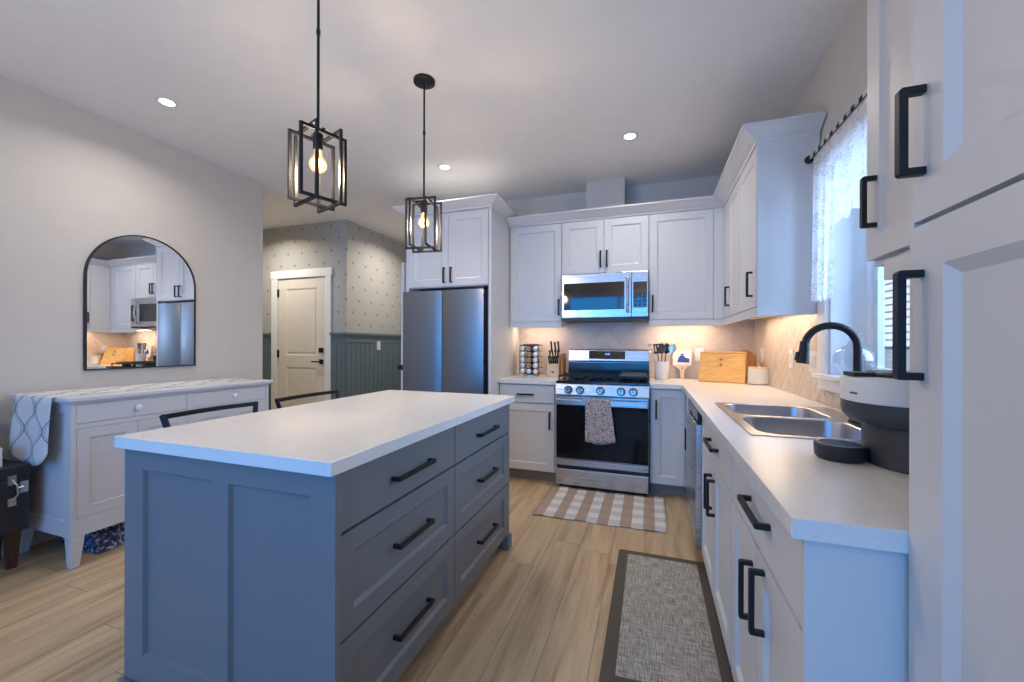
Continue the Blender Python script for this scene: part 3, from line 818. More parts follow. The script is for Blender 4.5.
# folded towel on the oven handle
bm = B(); n = 16
def wav(u, v): return .006*math.sin(u*19+v*2)+.004*math.sin(u*41)
fr_, bk = [], []
cols = []
path = [(3.362, .62), (3.351, .70), (3.345, .70)]
rows = []
for k in range(13): rows.append((3.318-.0015*(12-k)*0, .432+(.772-.432)*k/12))
rows += [(3.320, .778), (3.332, .780), (3.344, .778), (3.3485, .770), (3.3495, .70), (3.3495, .60)]
grid = []
for ri, (y, z) in enumerate(rows):
    row = []
    t = min(1, ri/12)
    for i in range(n+1):
        u = i/n; wdt = .20+.045*(1-t); xx = -.503+ u*wdt
        amp = (1-t)*1.0+.15 if ri < 13 else .1
        zz = z - (.022*math.sin(u*3.1)*(1-t) - .01*(1-t)*u if ri < 12 else 0)
        row.append(bm.verts.new((xx, y - max(0, wav(u, z)*amp+.004) if ri < 13 else y, zz)))
    grid.append(row)
for a, b in zip(grid, grid[1:]):
    for i in range(n): bm.faces.new((a[i], a[i+1], b[i+1], b[i]))
tw = tag(ob('dish_towel', bm, 'towel', smooth=True), 'patterned dish towel hanging over the oven door handle', 'towel')
sd = tw.modifiers.new('solid', 'SOLIDIFY'); sd.thickness = .0025; sd.offset = 0

# microwave
m_ = thing('microwave', (-.4, 3.85, 1.45), 'stainless over-the-range microwave hung below the short wall cabinet', 'microwave')
x0, x1 = -.775, -.017
body(m_, x0, x1, 3.69, YB-.0075, 1.448, 1.872, 'graphite', 'body')
bm = B(); box(bm, x0, -.158, 3.655, 3.69, 1.470, 1.868); d = ob('door', bm, 'steel', m_, bevel=.004)
bm = B(); box(bm, x0+.02, -.215, 3.6525, 3.656, 1.54, 1.785); ob('window', bm, 'black_glass', d, bevel=.002)
bm = B(); pts = []
for i in range(9): k = i/8; pts.append((-.188, 3.655-.018-.030*math.sin(math.pi*k), 1.515+.305*k))
pts = [(-.188, 3.655, 1.515)]+pts+[(-.188, 3.655, 1.82)]
tube(bm, pts, .011, 10); ob('handle', bm, 'steel', d, smooth=True)
bm = B(); box(bm, -.155, x1, 3.655, 3.69, 1.470, 1.868); q = ob('control_panel', bm, 'steel', m_, bevel=.004)
bm = B(); box(bm, -.142, x1+.008-.018, 3.6525, 3.656, 1.55, 1.775); kp = ob('keypad', bm, 'black_glass', q)
for i in range(3):
    for j in range(5):
        bm = B(); box(bm, -.132+i*.036, -.112+i*.036, 3.6515, 3.653, 1.565+j*.033, 1.583+j*.033)
        if j == 4 and i < 1:
            bm.free(); bm = B(); box(bm, -.130, -.045, 3.6515, 3.653, 1.735, 1.760); ob('readout', bm, 'graphite', q); continue
        if j == 4: bm.free(); continue
        ob('button', bm, 'graphite', q)
bm = B(); box(bm, x0, x1, 3.66, 3.70, 1.448, 1.468); ob('vent_grille', bm, 'black_plastic', m_)

# ------------------------------------------------------------------ sink and faucet
s_ = thing('kitchen_sink', (.575, 1.97, .75), 'double bowl stainless steel sink set into the worktop', 'sink')
def rrect(x0, x1, y0, y1, r, n=6):
    P = []
    for cx, cy, a0 in ((x1-r, y1-r, 0), (x0+r, y1-r, 90), (x0+r, y0+r, 180), (x1-r, y0+r, 270)):
        for i in range(n+1): a = math.radians(a0+90*i/n); P.append((cx+r*math.cos(a), cy+r*math.sin(a)))
    return P
def bowl(x0, x1, y0, y1, nm):
    bm = B(); rings = []
    spec = [(0, ZT+.0035, .07), (.004, ZT+.001, .068), (.010, ZT-.03, .065), (.018, ZT-.13, .06), (.030, ZT-.165, .055), (.06, ZT-.178, .05)]
    for ins, z, rad in spec: rings.append([bm.verts.new((x, y, z)) for x, y in rrect(x0+ins, x1-ins, y0+ins, y1-ins, rad)])
    n = len(rings[0])
    for a, b in zip(rings, rings[1:]):
        for j in range(n): bm.faces.new((a[j], a[(j+1) % n], b[(j+1) % n], b[j]))
    bm.faces.new(rings[-1]); o = ob(nm, bm, 'sink_steel', s_, smooth=True)
    cx, cy = (x0+x1)/2, (y0+y1)/2
    bm = B(); lathe(bm, cx, cy, [(.042, ZT-.1775), (.042, ZT-.175), (.03, ZT-.1765), (0, ZT-.1765)], 20); ob('drain', bm, 'chrome', o, smooth=True)
    return o
bl = (SX0+.035, SX1-.095, 2.005, SY1-.03); br = (SX0+.035, SX1-.095, SY0+.03, 1.965)
bowl(*bl, 'bowl'); bowl(*br, 'bowl')
# deck: outer rim with two rounded openings
bm = B(); zt = ZT+.0035
outer = rrect(SX0, SX1, SY0, SY1, .02)
def ring_faces(bm, outer_rect, hole):
    h = [bm.verts.new((x, y, zt)) for x, y in rrect(*hole, .07)]
    x0, x1, y0, y1 = outer_rect; o = [bm.verts.new(p+(zt,)) for p in ((x1, y1), (x0, y1), (x0, y0), (x1, y0))]
    k = len(h)//4
    for c in range(4):
        for i in range(k-1): bm.faces.new((o[c], h[c*k+i], h[c*k+i+1]))
        bm.faces.new((o[c], h[c*k+k-1], h[((c+1)*k) % len(h)], o[(c+1) % 4]))
ring_faces(bm, (SX0, SX1, 1.985, SY1), bl); ring_faces(bm, (SX0, SX1, SY0, 1.985), br)
for a, b in (((SX0, SY0), (SX1, SY0)), ((SX1, SY0), (SX1, SY1)), ((SX1, SY1), (SX0, SY1)), ((SX0, SY1), (SX0, SY0))):
    bm.faces.new([bm.verts.new((*a, zt)), bm.verts.new((*b, zt)), bm.verts.new((*b, ZT+.0002)), bm.verts.new((*a, ZT+.0002))])
ob('rim', bm, 'sink_steel', s_)
f_ = thing('kitchen_faucet', (.785, 1.97, ZT+.004), 'tall black gooseneck pull-down faucet behind the sink', 'faucet')
bm = B(); lathe(bm, .785, 1.97, [(.030, zt+.0005), (.030, zt+.006), (.024, zt+.012), (.022, zt+.05), (.019, zt+.06), (.019, zt+.07)], 24); ob('base', bm, 'black', f_, smooth=True)
bm = B(); pts = [(.785, 1.97, ZT+.05), (.785, 1.97, 1.10), (.785, 1.97, 1.21)]
for i in range(1, 15): a = math.pi*i/16; pts.append((.695+.09*math.cos(a), 1.97, 1.215+.088*math.sin(a)))
pts += [(.604, 1.97, 1.21)]
tube(bm, pts, .0145, 14); ob('neck', bm, 'black', f_, smooth=True)
bm = B(); tube(bm, [(.605, 1.97, 1.24), (.605, 1.97, 1.215), (.602, 1.97, 1.18), (.598, 1.97, 1.147)], [.0155, .018, .020, .024], 16); sp = ob('spray_head', bm, 'black', f_, smooth=True)
bm = B(); tube(bm, [(.580, 1.97, 1.195), (.574, 1.97, 1.16)], .006, 8); ob('spray_button', bm, 'graphite', sp)
bm = B(); tube(bm, [(.785, 1.95, ZT+.05), (.785, 1.93, ZT+.055), (.785, 1.915, ZT+.065), (.785, 1.90, ZT+.13)], [.010, .010, .008, .006], 10); ob('lever', bm, 'black', f_, smooth=True)

# ------------------------------------------------------------------ coffee machine
kx, ky = .660, 1.305
k_ = thing('coffee_maker', (kx, ky, ZT), 'single-serve coffee machine, cream band over dark grey body, partly behind the pantry', 'coffee maker')
def oval(bm, cx, cy, rx, ry, prof, seg=48, j0=0, j1=None):
    rings = []; full = j1 is None; js = range(seg) if full else range(j0, j1+1)
    for s, z, sh in prof:
        ring = []
        for j in js:
            a = 2*math.pi*j/seg
            ring.append(bm.verts.new((cx+sh+rx*s*math.copysign(abs(math.cos(a))**.85, math.cos(a)), cy+ry*s*math.copysign(abs(math.sin(a))**.85, math.sin(a)), z)))
        rings.append(ring)
    m = len(rings[0])
    for a, b in zip(rings, rings[1:]):
        for j in range(m if full else m-1): bm.faces.new((a[j], a[(j+1) % m], b[(j+1) % m], b[j]))
    if full: bm.faces.new(rings[0][::-1]); bm.faces.new(rings[-1])
    return bm
bm = B(); oval(bm, kx, ky, .118, .122, [(1, ZT+.0005, 0), (1.0, 1.015, 0), (1.0, 1.035, 0)]); ob('body', bm, 'graphite', k_, smooth=True)
bm = B(); oval(bm, kx, ky, .132, .126, [(.97, 1.018, -.010), (1.0, 1.024, -.018), (1.03, 1.040, -.026), (1.04, 1.052, -.028), (1.04, 1.0745, -.028)]); ob('brew_head', bm, 'graphite', k_, smooth=True)
bm = B(); oval(bm, kx, ky, .132, .126, [(1.03, 1.075, -.028), (1.05, 1.077, -.028), (1.05, 1.132, -.028), (1.03, 1.138, -.028), (.9, 1.140, -.028)]); bnd = ob('band', bm, 'white_plastic', k_, smooth=True)
bm = B(); oval(bm, kx, ky, .095, .095, [(1, 1.1405, -.02), (1.0, 1.147, -.02), (.93, 1.153, -.02)]); box(bm, kx-.160, kx-.115, ky-.03, ky+.03, 1.1405, 1.151); ob('lid', bm, 'black_plastic', k_, smooth=True)
bm = B(); oval(bm, kx, ky, .132, .126, [(1.052, 1.096, -.028), (1.053, 1.101, -.028)], 96, 50, 53); ob('maker_mark', bm, 'graphite', bnd)
tx, ty = .486, 1.318
bm = B(); lathe(bm, tx, ty, [(.050, ZT+.0005), (.056, ZT+.008), (.058, ZT+.038), (.055, ZT+.042), (.052, ZT+.038), (0, ZT+.036)], 32); tr = ob('drip_tray', bm, 'black_plastic', k_, smooth=True)
bm = B()
for i in range(-3, 4):
    h = math.sqrt(.050**2-(i*.0135)**2); tube(bm, [(tx-h, ty+i*.0135, ZT+.040), (tx+h, ty+i*.0135, ZT+.040)], .0028, 6)
lathe(bm, tx, ty, [(.047, ZT+.037), (.052, ZT+.037), (.052, ZT+.043), (.047, ZT+.043)], 32, cap=False); ob('drip_grid', bm, 'grid_metal', tr)

# ------------------------------------------------------------------ worktop accessories
# bread box in the corner, turned a little
bb = thing('bread_box', (.575, 3.83, ZT), 'bamboo bread box with two flip doors and small knobs in the corner', 'bread box')
rot = Matrix.Rotation(math.radians(-15), 4, 'Z')
def brot(bm):
    for v in bm.verts: v.co = Vector((.575, 3.80, 0)) + rot @ (v.co-Vector((.575, 3.80, 0)))
    return bm
bx0, bx1 = .408, .752
bm = B()
for a, b in ((bx0, bx0+.012), (bx1-.012, bx1)): prism(bm, [(3.70, ZT+.001), (3.90, ZT+.001), (3.90, 1.165), (3.80, 1.165)], a, b, 'yz')
box(bm, bx0, bx1, 3.888, 3.90, ZT+.001, 1.165); box(bm, bx0, bx1, 3.79, 3.90, 1.157, 1.168); box(bm, bx0, bx1, 3.70, 3.90, ZT+.001, ZT+.012)
ob('case', brot(bm), 'bamboo', bb, bevel=.002)
def slant(z): return 3.70+(z-ZT)*(.10/.25)
for z0, z1, kz in ((ZT+.014, 1.085, 1.062), (1.088, 1.155, 1.108)):
    bm = B(); prism(bm, [(slant(z0)-.002, z0), (slant(z0)+.008, z0), (slant(z1)+.008, z1), (slant(z1)-.002, z1)], bx0+.013, bx1-.013, 'yz'); d = ob('door', brot(bm), 'bamboo', bb)
    bm = B(); lathe(bm, .575, slant(kz), [(.006, 0), (.006, -.01), (.013, -.016), (.013, -.024), (.0, -.027)], 14, 'y', kz); ob('knob', brot(bm), 'orange_wood', d, smooth=True)
# round board leaning behind
bm = B(); lathe(bm, .785, 3.99, [(.075, -.008), (.075, .008)], 32, 'y', 1.11)
box(bm, .7105, .8595, 3.9825, 3.9975, ZT+.001, 1.11)
tag(ob('cutting_board', bm, 'orange_wood', bevel=.002), 'round-topped orange wood board standing behind the woven canister', 'cutting board')
# woven canister
cn = thing('canister', (.812, 3.640, ZT), 'white woven-look canister with lid in front of the orange board', 'canister')
bm = B(); prof = [(.062, ZT+.001)]
for i in range(14): z = ZT+.008+i*.0085; prof += [(.072, z), (.0745, z+.004)]
prof += [(.070, ZT+.128)]; lathe(bm, .812, 3.640, prof, 32); ob('jar', bm, 'basket', cn, smooth=True)
bm = B(); lathe(bm, .812, 3.640, [(.073, ZT+.1285), (.074, ZT+.136), (.066, ZT+.140), (0, ZT+.141)], 32); ob('lid', bm, 'light_wood', cn, smooth=True)
bm = B(); lathe(bm, .812, 3.640, [(.008, ZT+.141), (.010, ZT+.150), (.010, ZT+.158), (0, ZT+.162)], 14); ob('knob', bm, 'bamboo', cn, smooth=True)
# utensil crock
cr = thing('utensil_crock', (.098, 3.84, ZT), 'white ceramic crock full of cooking utensils right of the range', 'crock')
bm = B(); lathe(bm, .098, 3.84, [(.056, ZT+.001), (.060, ZT+.01), (.060, ZT+.145), (.057, ZT+.165), (.052, ZT+.165), (.054, ZT+.14), (.052, ZT+.012), (0, ZT+.012)], 28, cap=True); ob('pot', bm, 'ceramic', cr, smooth=True)
def utensil(nm, label, dx, dy, lean, kind, mat):
    bx, by = .098+dx, 3.84+dy; b0 = Vector((bx*.6+.0392, by*.6+1.536, ZT+.014)); tip = Vector((bx+lean[0], by+lean[1], ZT+.238)); d = (tip-b0).normalized()
    u = thing(nm, tuple(b0), label, 'utensil', None)
    bm = B(); tube(bm, [b0, tip], [.004, .005], 8); ob('handle', bm, mat, u, smooth=True)
    bm = B(); side = Vector((d.z, 0, -d.x)).normalized(); fr = d.cross(side)
    if kind == 'spoon':
        rings = []
        for i in range(7):
            k = i/6; ww = .036*math.sin(math.pi*min(.97, k*.9+.06)); p = tip+d*(k*.095-.004)
            rings.append([bm.verts.new(p+side*ww*math.cos(a)+fr*(.006*math.sin(a)+.006*math.sin(math.pi*k))) for a in [j*math.pi/5 for j in range(10)]])
        for a, b in zip(rings, rings[1:]):
            for j in range(10): bm.faces.new((a[j], a[(j+1) % 10], b[(j+1) % 10], b[j]))
        bm.faces.new(rings[0]); bm.faces.new(rings[-1])
    elif kind == 'turner':
        for s0, s1 in ((-.032, -.018), (-.007, .007), (.018, .032)):
            q = [tip+side*s0, tip+side*s1, tip+side*s1+d*.08, tip+side*s0+d*.08]
            A = [bm.verts.new(p+fr*.002) for p in q]; C = [bm.verts.new(p-fr*.002) for p in q]
            bm.faces.new(A); bm.faces.new(C)
            for i in range(4): bm.faces.new((A[i], A[(i+1) % 4], C[(i+1) % 4], C[i]))
        for e0, e1 in ((-.004, .014), (.07, .084)):
            q = [tip+side*-.032+d*e0, tip+side*.032+d*e0, tip+side*.032+d*e1, tip+side*-.032+d*e1]
            A = [bm.verts.new(p+fr*.0022) for p in q]; C = [bm.verts.new(p-fr*.0022) for p in q]
            bm.faces.new(A); bm.faces.new(C)
            for i in range(4): bm.faces.new((A[i], A[(i+1) % 4], C[(i+1) % 4], C[i]))
    else:
        for k in range(5):
            a0 = math.pi*k/5; pts = []
            for i in range(13):
                t = i/12; rr = .024*math.sin(math.pi*t); hh = .085*math.sin(math.pi*t/1)*.0
                ang = 2*math.pi*t; rr = .026*math.sin(ang/2*1)*(1 if t < .5 else 1); 
                s = math.sin(math.pi*t*2)*.024; h = (1-math.cos(2*math.pi*t))/2*.085
                pts.append(tip+d*h+side*s*math.cos(a0)+fr*s*math.sin(a0))
            tube(bm, pts, .0016, 5, cap=False)
    ob('head', bm, mat, u, smooth=kind != 'turner')
utensil('slotted_turner', 'black slotted turner rising highest from the white crock', -.012, .012, (-.022, .01), 'turner', 'black_plastic')
utensil('cooking_spoon', 'black cooking spoon in the white crock beside the slotted turner', .014, .010, (.022, .005), 'spoon', 'black_plastic')
utensil('ladle', 'shiny metal serving spoon leaning right out of the white crock', .026, -.008, (.052, -.01), 'spoon', 'chrome')
utensil('whisk', 'wire whisk leaning left out of the white crock', -.028, -.01, (-.052, -.01), 'whisk', 'chrome')
utensil('cooking_spoon', 'black spoon at the middle front of the white crock', .0, -.014, (.0, -.012), 'spoon', 'graphite')
# paddle board with blue printed truck, handle down
pb = thing('paddle_board', (.278, 4.0, ZT), 'upside-down wooden paddle board with a blue print leaning on the tiles', 'cutting board')
bm = B(); P = [(-.016, 0), (.016, 0), (.018, .06), (.022, .085), (.045, .105), (.083, .115), (.085, .265), (.078, .275), (-.078, .275), (-.085, .265), (-.083, .115), (-.045, .105), (-.022, .085), (-.018, .06)]
def lean(bm, y=3.985, t=.10):
    for v in bm.verts: v.co.y += (v.co.z-ZT)*t
    return bm
prism(bm, [(.278+a, ZT+.001+b) for a, b in P], 4.005, 4.020, 'xz'); ob('board', lean(bm), 'light_wood', pb, bevel=.002)
bm = B(); prism(bm, [(.278+a, ZT+.001+b) for a, b in ((-.078, .125), (.078, .125), (.078, .268), (-.078, .268))], 4.0035, 4.0048, 'xz'); pr = ob('print', lean(bm), 'ceramic', pb)
bm = B()
for q in ([(-.04, .155), (.062, .150), (.062, .185), (.03, .195), (.01, .215), (-.015, .213), (-.03, .190)], [(-.01, .218), (.015, .218), (.02, .232), (-.012, .230)]):
    prism(bm, [(.278+a, ZT+.001+b) for a, b in q], 4.0022, 4.0034, 'xz')
ob('print_motif', lean(bm), 'printed_blue', pb)
bm = B(); lathe(bm, .278, 4.0045, [(.006, 0), (.006, -.001)], 12, 'y', ZT+.098); ob('hanging_hole', lean(bm), 'dark_gap', pb)
# knife block with knives
kb = thing('knife_block', (-.885, 3.86, ZT), 'light wood knife block left of the range', 'knife block')
bm = B(); prism(bm, [(3.80, ZT+.001), (3.92, ZT+.001), (3.965, 1.10), (3.90, 1.13), (3.80, 1.015)], -.945, -.835, 'yz'); ob('block', bm, 'light_wood', kb, bevel=.003)
bm = B(); box(bm, -.905, -.875, 3.7985, 3.80, .955, .968); ob('badge', bm, 'black', kb)
kpos = [(-.925, 3.915, .12), (-.890, 3.92, .105), (-.855, 3.915, .12), (-.930, 3.87, .09), (-.903, 3.87, .08), (-.877, 3.87, .08), (-.852, 3.87, .09), (-.93, 3.825, .07), (-.91, 3.825, .07), (-.89, 3.825, .07), (-.87, 3.825, .07), (-.85, 3.825, .07)]
desc = {0: 'tall black knife handle at the rear left of the knife block', 1: 'knife with pale handle edge at the rear middle of the knife block', 2: 'tall black knife handle at the rear right of the knife block'}
proto = None
for i, (x, y, h) in enumerate(kpos):
    z = 1.015+(y-3.80)*1.15; n = Vector((0, -.42, .9)).normalized()
    if i < 3:
        bm = B(); a = Vector((x, y, z+.002)); tube(bm, [a, a+n*h*.5, a+n*h], [.010, .0085, .0105], 8)
        o = thing('knife', tuple(a), desc[i], 'knife'); ob('handle', bm, 'black_plastic', o, smooth=True)
        bm = B(); tube(bm, [a-n*.004, a+n*.008], .0112, 8); ob('bolster', bm, 'chrome', o, smooth=True)
    else:
        if proto is None:
            bm = B(); a = Vector((0, 0, 0)); tube(bm, [a, a+n*.04, a+n*.08], [.009, .0075, .0095], 8)
            proto = tag(ob('steak_knife', bm, 'black_plastic', smooth=True), 'small dark steak knife handle in the lower rows of the knife block', 'knife', 'steak knives in the knife block'); o = proto
        else: o = proto.copy(); S.collection.objects.link(o)
        o.location = (x, y, z+.002)
# orange board beside the knife block
bm = B(); box(bm, -.822, -.803, 3.84, 4.00, ZT+.001, 1.14); tag(ob('cutting_board', bm, 'orange_wood', bevel=.004), 'narrow wooden board standing on edge between knife block and range', 'cutting board')
# spice rack
sx, sy = -1.125, 3.86
sr = thing('spice_rack', (sx, sy, ZT), 'black revolving spice rack loaded with jars beside the fridge panel', 'spice rack')
bm = B(); lathe(bm, sx, sy, [(.085, ZT+.001), (.085, ZT+.012), (.02, ZT+.016)], 28); ob('base', bm, 'chrome', sr, smooth=True)
bm = B(); box(bm, sx-.035, sx+.035, sy-.035, sy+.035, ZT+.016, ZT+.300); ob('column', bm, 'black_plastic', sr)
bm = B(); box(bm, sx-.095, sx+.095, sy-.075, sy+.075, ZT+.300, ZT+.310); box(bm, sx-.07, sx+.07, sy-.055, sy+.055, ZT+.310, ZT+.318); ob('top', bm, 'black_plastic', sr, bevel=.003)
bm = B()
for z in range(5):
    zz = ZT+.022+z*.056
    for s in (-1, 1): box(bm, sx-.098, sx+.098, sy+s*.074-.002, sy+s*.074+.002, zz, zz+.006)
for sxx in (-.032, .032, -.098, .096):
    box(bm, sx+sxx, sx+sxx+.003, sy-.076, sy-.070, ZT+.016, ZT+.30)
ob('wire_frame', bm, 'black_plastic', sr)
jar0 = None
names_c = {-1: 'left', 0: 'middle', 1: 'right'}; names_r = ['bottom row', 'second row from the bottom', 'middle row', 'second row from the top', 'top row']
for r_ in range(5):
    for c_ in (-1, 0, 1):
        x = sx+c_*.066; z = ZT+.050+r_*.056
        if jar0 is None:
            j = thing('spice_jar', (x, sy-.04, z), '', 'jar', 'jars in the spice rack')
            bm = B(); lathe(bm, x, sy-.04, [(.021, 0), (.022, -.004), (.022, -.030), (.019, -.034)], 18, 'y', z); ob('jar_body', bm, 'spice', j, smooth=True)
            bm = B(); lathe(bm, x, sy-.074, [(.0235, 0), (.0245, -.002), (.0245, -.014), (.020, -.017), (0, -.017)], 18, 'y', z); ob('lid', bm, 'chrome', j, smooth=True)
            jar0 = j
        else: j = copy_tree(jar0); j.location = (x, sy-.04, z)
        if c_ == 0 and r_ > 0:
            for ch in j.children:
                if ch.name.startswith('lid'):
                    ch.data = ch.data.copy(); ch.data.materials[0] = M['spice']
            j['label'] = f'brown spice jar, middle column, {names_r[r_]} of the spice rack'
        else: j['label'] = f'silver lidded jar, {names_c[c_]} column, {names_r[r_]} of the spice rack'
# glass vase on the window sill
vx, vy, vz = .935, 2.385, 1.0755
vs = B(); vp = [(.035, vz)]
for i in range(1, 15): a = math.radians(-62+140*i/15); vp.append((.080*math.cos(a), vz+.075+.080*math.sin(a)))
vp += [(.020, vz+.165), (.020, vz+.20), (.027, vz+.212), (.024, vz+.212), (.016, vz+.20), (.016, vz+.164)]
for i in range(14, 1, -1): a = math.radians(-62+140*i/15); vp.append((.077*math.cos(a), vz+.076+.077*math.sin(a)))
vp += [(.03, vz+.008), (0, vz+.008)]
lathe(vs, vx, vy, vp, 36)
tag(ob('glass_vase', vs, 'vase_glass', smooth=True), 'round clear glass vase on the window sill behind the faucet', 'vase')
# row of small blue-white beads on the sill? (glass pebbles dish)
# electrical plates
def plate(F, u, v, w_, h_, label, toggles, cat='outlet', nm='outlet', base=.0066):
    p = thing(nm, F(u, v, base), label, cat)
    bm = B(); fbox(bm, F, u-w_/2, u+w_/2, v-h_/2, v+h_/2, base, base+.006); ob('cover_plate', bm, 'white_plastic', p, bevel=.0015)
    for i in range(toggles):
        uu = u+(i-(toggles-1)/2)*.046
        bm = B(); fbox(bm, F, uu-.016, uu+.016, v-.033, v+.033, base+.0062, base+.009); ob('rocker' if nm != 'outlet' else 'socket', bm, 'ceramic', p, bevel=.001)
plate(Face('Y-', YB), .425, 1.14, .075, .12, 'white wall outlet on the back tiles just left of the bread box', 1)
plate(Face('X-', XR), 3.78, 1.14, .075, .12, 'white wall outlet on the side tiles behind the woven canister', 1)
plate(Face('X-', XR), 3.05, 1.137, .075, .12, 'white wall outlet on the side tiles left of the faucet', 1)
plate(Face('X-', XR), 2.675, 1.13, .125, .12, 'white double switch plate on the tiles beside the window casing', 2, 'switch', 'light_switch')
plate(Face('X+', XL-.01), 4.63, 1.21, .075, .12, 'white switch plate on the green wainscot in the hall', 1, 'switch', 'light_switch', .0145)

# ------------------------------------------------------------------ curtain rod and lace
bm = B(); rx, rz = .80, 2.215
tube(bm, [(rx, 1.40, rz), (rx, 2.53, rz)], .009, 12)
rd = thing('curtain_rod', (rx, 2.0, rz), 'black curtain rod above the sink window', 'curtain rod'); ob('rod', bm, 'black', rd, smooth=True)
bm = B(); lathe(bm, rx, 2.53, [(.012, 0), (.020, .006), (.022, .018), (.015, .03), (0, .032)], 16, 'y', rz); ob('finial', bm, 'black', rd, smooth=True)
bm = B(); tube(bm, [(rx, 2.50, rz), (XR, 2.50, rz-.012)], .006, 8); ob('bracket', bm, 'black', rd)
def curtain(y0, y1, ztop, zbot, seed, waves, amp, taper=0):
    rnd = random.Random(seed); bm = B(); nu, nv = waves*8, 22; ph = rnd.random()*6; g = []
    for j in range(nv+1):
        v = j/nv; row = []
        for i in range(nu+1):
            u = i/nu; y = y1+(y0-y1)*u + taper*v*u
            fold = math.sin(u*waves*2*math.pi+ph)*.6+math.sin(u*waves*3.7+ph*2)*.4
            zb = zbot(u) if callable(zbot) else zbot
            z = ztop+(zb-ztop)*v
            row.append(bm.verts.new((rx+.004+fold*amp*(.45+.55*v), y, z)))
        g.append(row)
    for a, b in zip(g, g[1:]):
        for i in range(nu): bm.faces.new((a[i], a[i+1], b[i+1], b[i]))
    # tab tops looping over the rod
    n = max(2, round((y1-y0)/.066))
    for k in range(n):
        yc = y1-(k+.5)*(y1-y0)/n; hw = .019; P = []
        for a in range(9):
            t = math.pi*a/8; P.append((rx+.012*math.cos(t), rz+.012*math.sin(t)))
        P = [(rx+.012, ztop-.002)]+P+[(rx-.012, ztop-.002)]
        A = [bm.verts.new((x, yc-hw, z)) for x, z in P]; C = [bm.verts.new((x, yc+hw, z)) for x, z in P]
        for i in range(len(P)-1): bm.faces.new((A[i], A[i+1], C[i+1], C[i]))
    return bm
tag(ob('lace_curtain', curtain(2.24, 2.505, rz-.018, lambda u: 1.455+.012*math.sin(u*25), 1, 5, .016, .05), 'lace', smooth=True), 'long white lace panel gathered at the left end of the window rod', 'curtain')
tag(ob('lace_valance', curtain(1.41, 2.235, rz-.018, lambda u: 1.775+.02*abs(math.sin(u*22)), 2, 8, .010), 'lace', smooth=True), 'short white lace valance hanging from the rod beside the long panel', 'curtain')

# ------------------------------------------------------------------ pendants
def pendant(loc, rz_, label):
    cx, cy = loc; p = thing('pendant_light', (cx, cy, ZC), label, 'pendant light', 'black cage pendants over the island')
    bm = B(); lathe(bm, cx, cy, [(.062, ZC-.0005), (.062, ZC-.016), (.056, ZC-.020), (0, ZC-.020)], 32); cn_ = ob('canopy', bm, 'black', p, smooth=True)
    bm = B()
    for a in (.9, 4.04): lathe(bm, cx+.038*math.cos(a), cy+.038*math.sin(a), [(.008, ZC-.020), (.008, ZC-.026), (0, ZC-.028)], 10)
    ob('canopy_screw', bm, 'graphite', cn_, smooth=True)
    zt_, zb = 2.066, 1.772
    bm = B(); tube(bm, [(cx, cy, ZC-.02), (cx, cy, zt_)], .0055, 10); tube(bm, [(cx, cy, 2.45), (cx, cy, 2.47)], .008, 10); ob('rod', bm, 'black', p, smooth=True)
    h, o_, th = .087, .047, .0055
    for ax in (0, 1):
        for s in (-1, 1):
            bm = B()
            def bar(a0, a1, z0, z1):
                # along local axis ax from a0..a1, offset s*o_ on the other axis
                if ax == 0: box(bm, a0, a1, s*o_-th, s*o_+th, z0, z1)
                else: box(bm, s*o_-th, s*o_+th, a0, a1, z0, z1)
            dz = .0 if ax == 0 else .0118
            bar(-h, h, zt_-th*2-dz, zt_-dz); bar(-h, h, zb+dz, zb+th*2+dz)
            for e in (-1, 1): bar(e*h-th if e > 0 else -h-th, e*h+th if e > 0 else -h+th, zb+dz, zt_-dz)
            for v in bm.verts:
                x, y = v.co.x, v.co.y; v.co.x = cx+x*math.cos(rz_)-y*math.sin(rz_); v.co.y = cy+x*math.sin(rz_)+y*math.cos(rz_)
            ob('frame', bm, 'black', p)
    # cross bar carrying the socket
    bm = B(); box(bm, -o_, o_, -th, th, zt_-.012, zt_-.001)
    for v in bm.verts:
        x, y = v.co.x, v.co.y; v.co.x = cx+x*math.cos(rz_)-y*math.sin(rz_); v.co.y = cy+x*math.sin(rz_)+y*math.cos(rz_)
    ob('cross_bar', bm, 'black', p)
    bm = B(); lathe(bm, cx, cy, [(.019, zt_-.012), (.019, zt_-.075), (.016, zt_-.078), (0, zt_-.078)], 20); ob('socket', bm, 'black', p, smooth=True)
    zc = 1.930
    bm = B(); pr_ = [(.014, zt_-.079), (.015, zc+.045)]
    for i in range(1, 13):
        a = math.radians(65-155*i/12); pr_.append((.033*math.cos(a), zc+.004+.033*math.sin(a)))
    lathe(bm, cx, cy, pr_, 24); bl_ = ob('bulb', bm, 'bulb', p, smooth=True)
    bm = B()
    for k in range(4):
        a = k*math.pi/2; tube(bm, [(cx+.005*math.cos(a), cy+.005*math.sin(a), zc+.03), (cx+.012*math.cos(a), cy+.012*math.sin(a), zc-.018)], .0014, 5)
    ob('filament', bm, 'filament', bl_)
    l = bpy.data.lights.new('bulb_light', 'POINT'); l.energy = 22; l.color = (1, .82, .62); l.shadow_soft_size = .035
    lo = bpy.data.objects.new('bulb_light', l); S.collection.objects.link(lo); lo.location = (cx, cy, zc-.003)
    return p
pendant((-1.25, 1.257), math.radians(-19), 'nearer and larger of the two black cage pendants over the island')
pendant((-1.254, 2.053), math.radians(8), 'farther black cage pendant over the island, its round ceiling canopy in view')

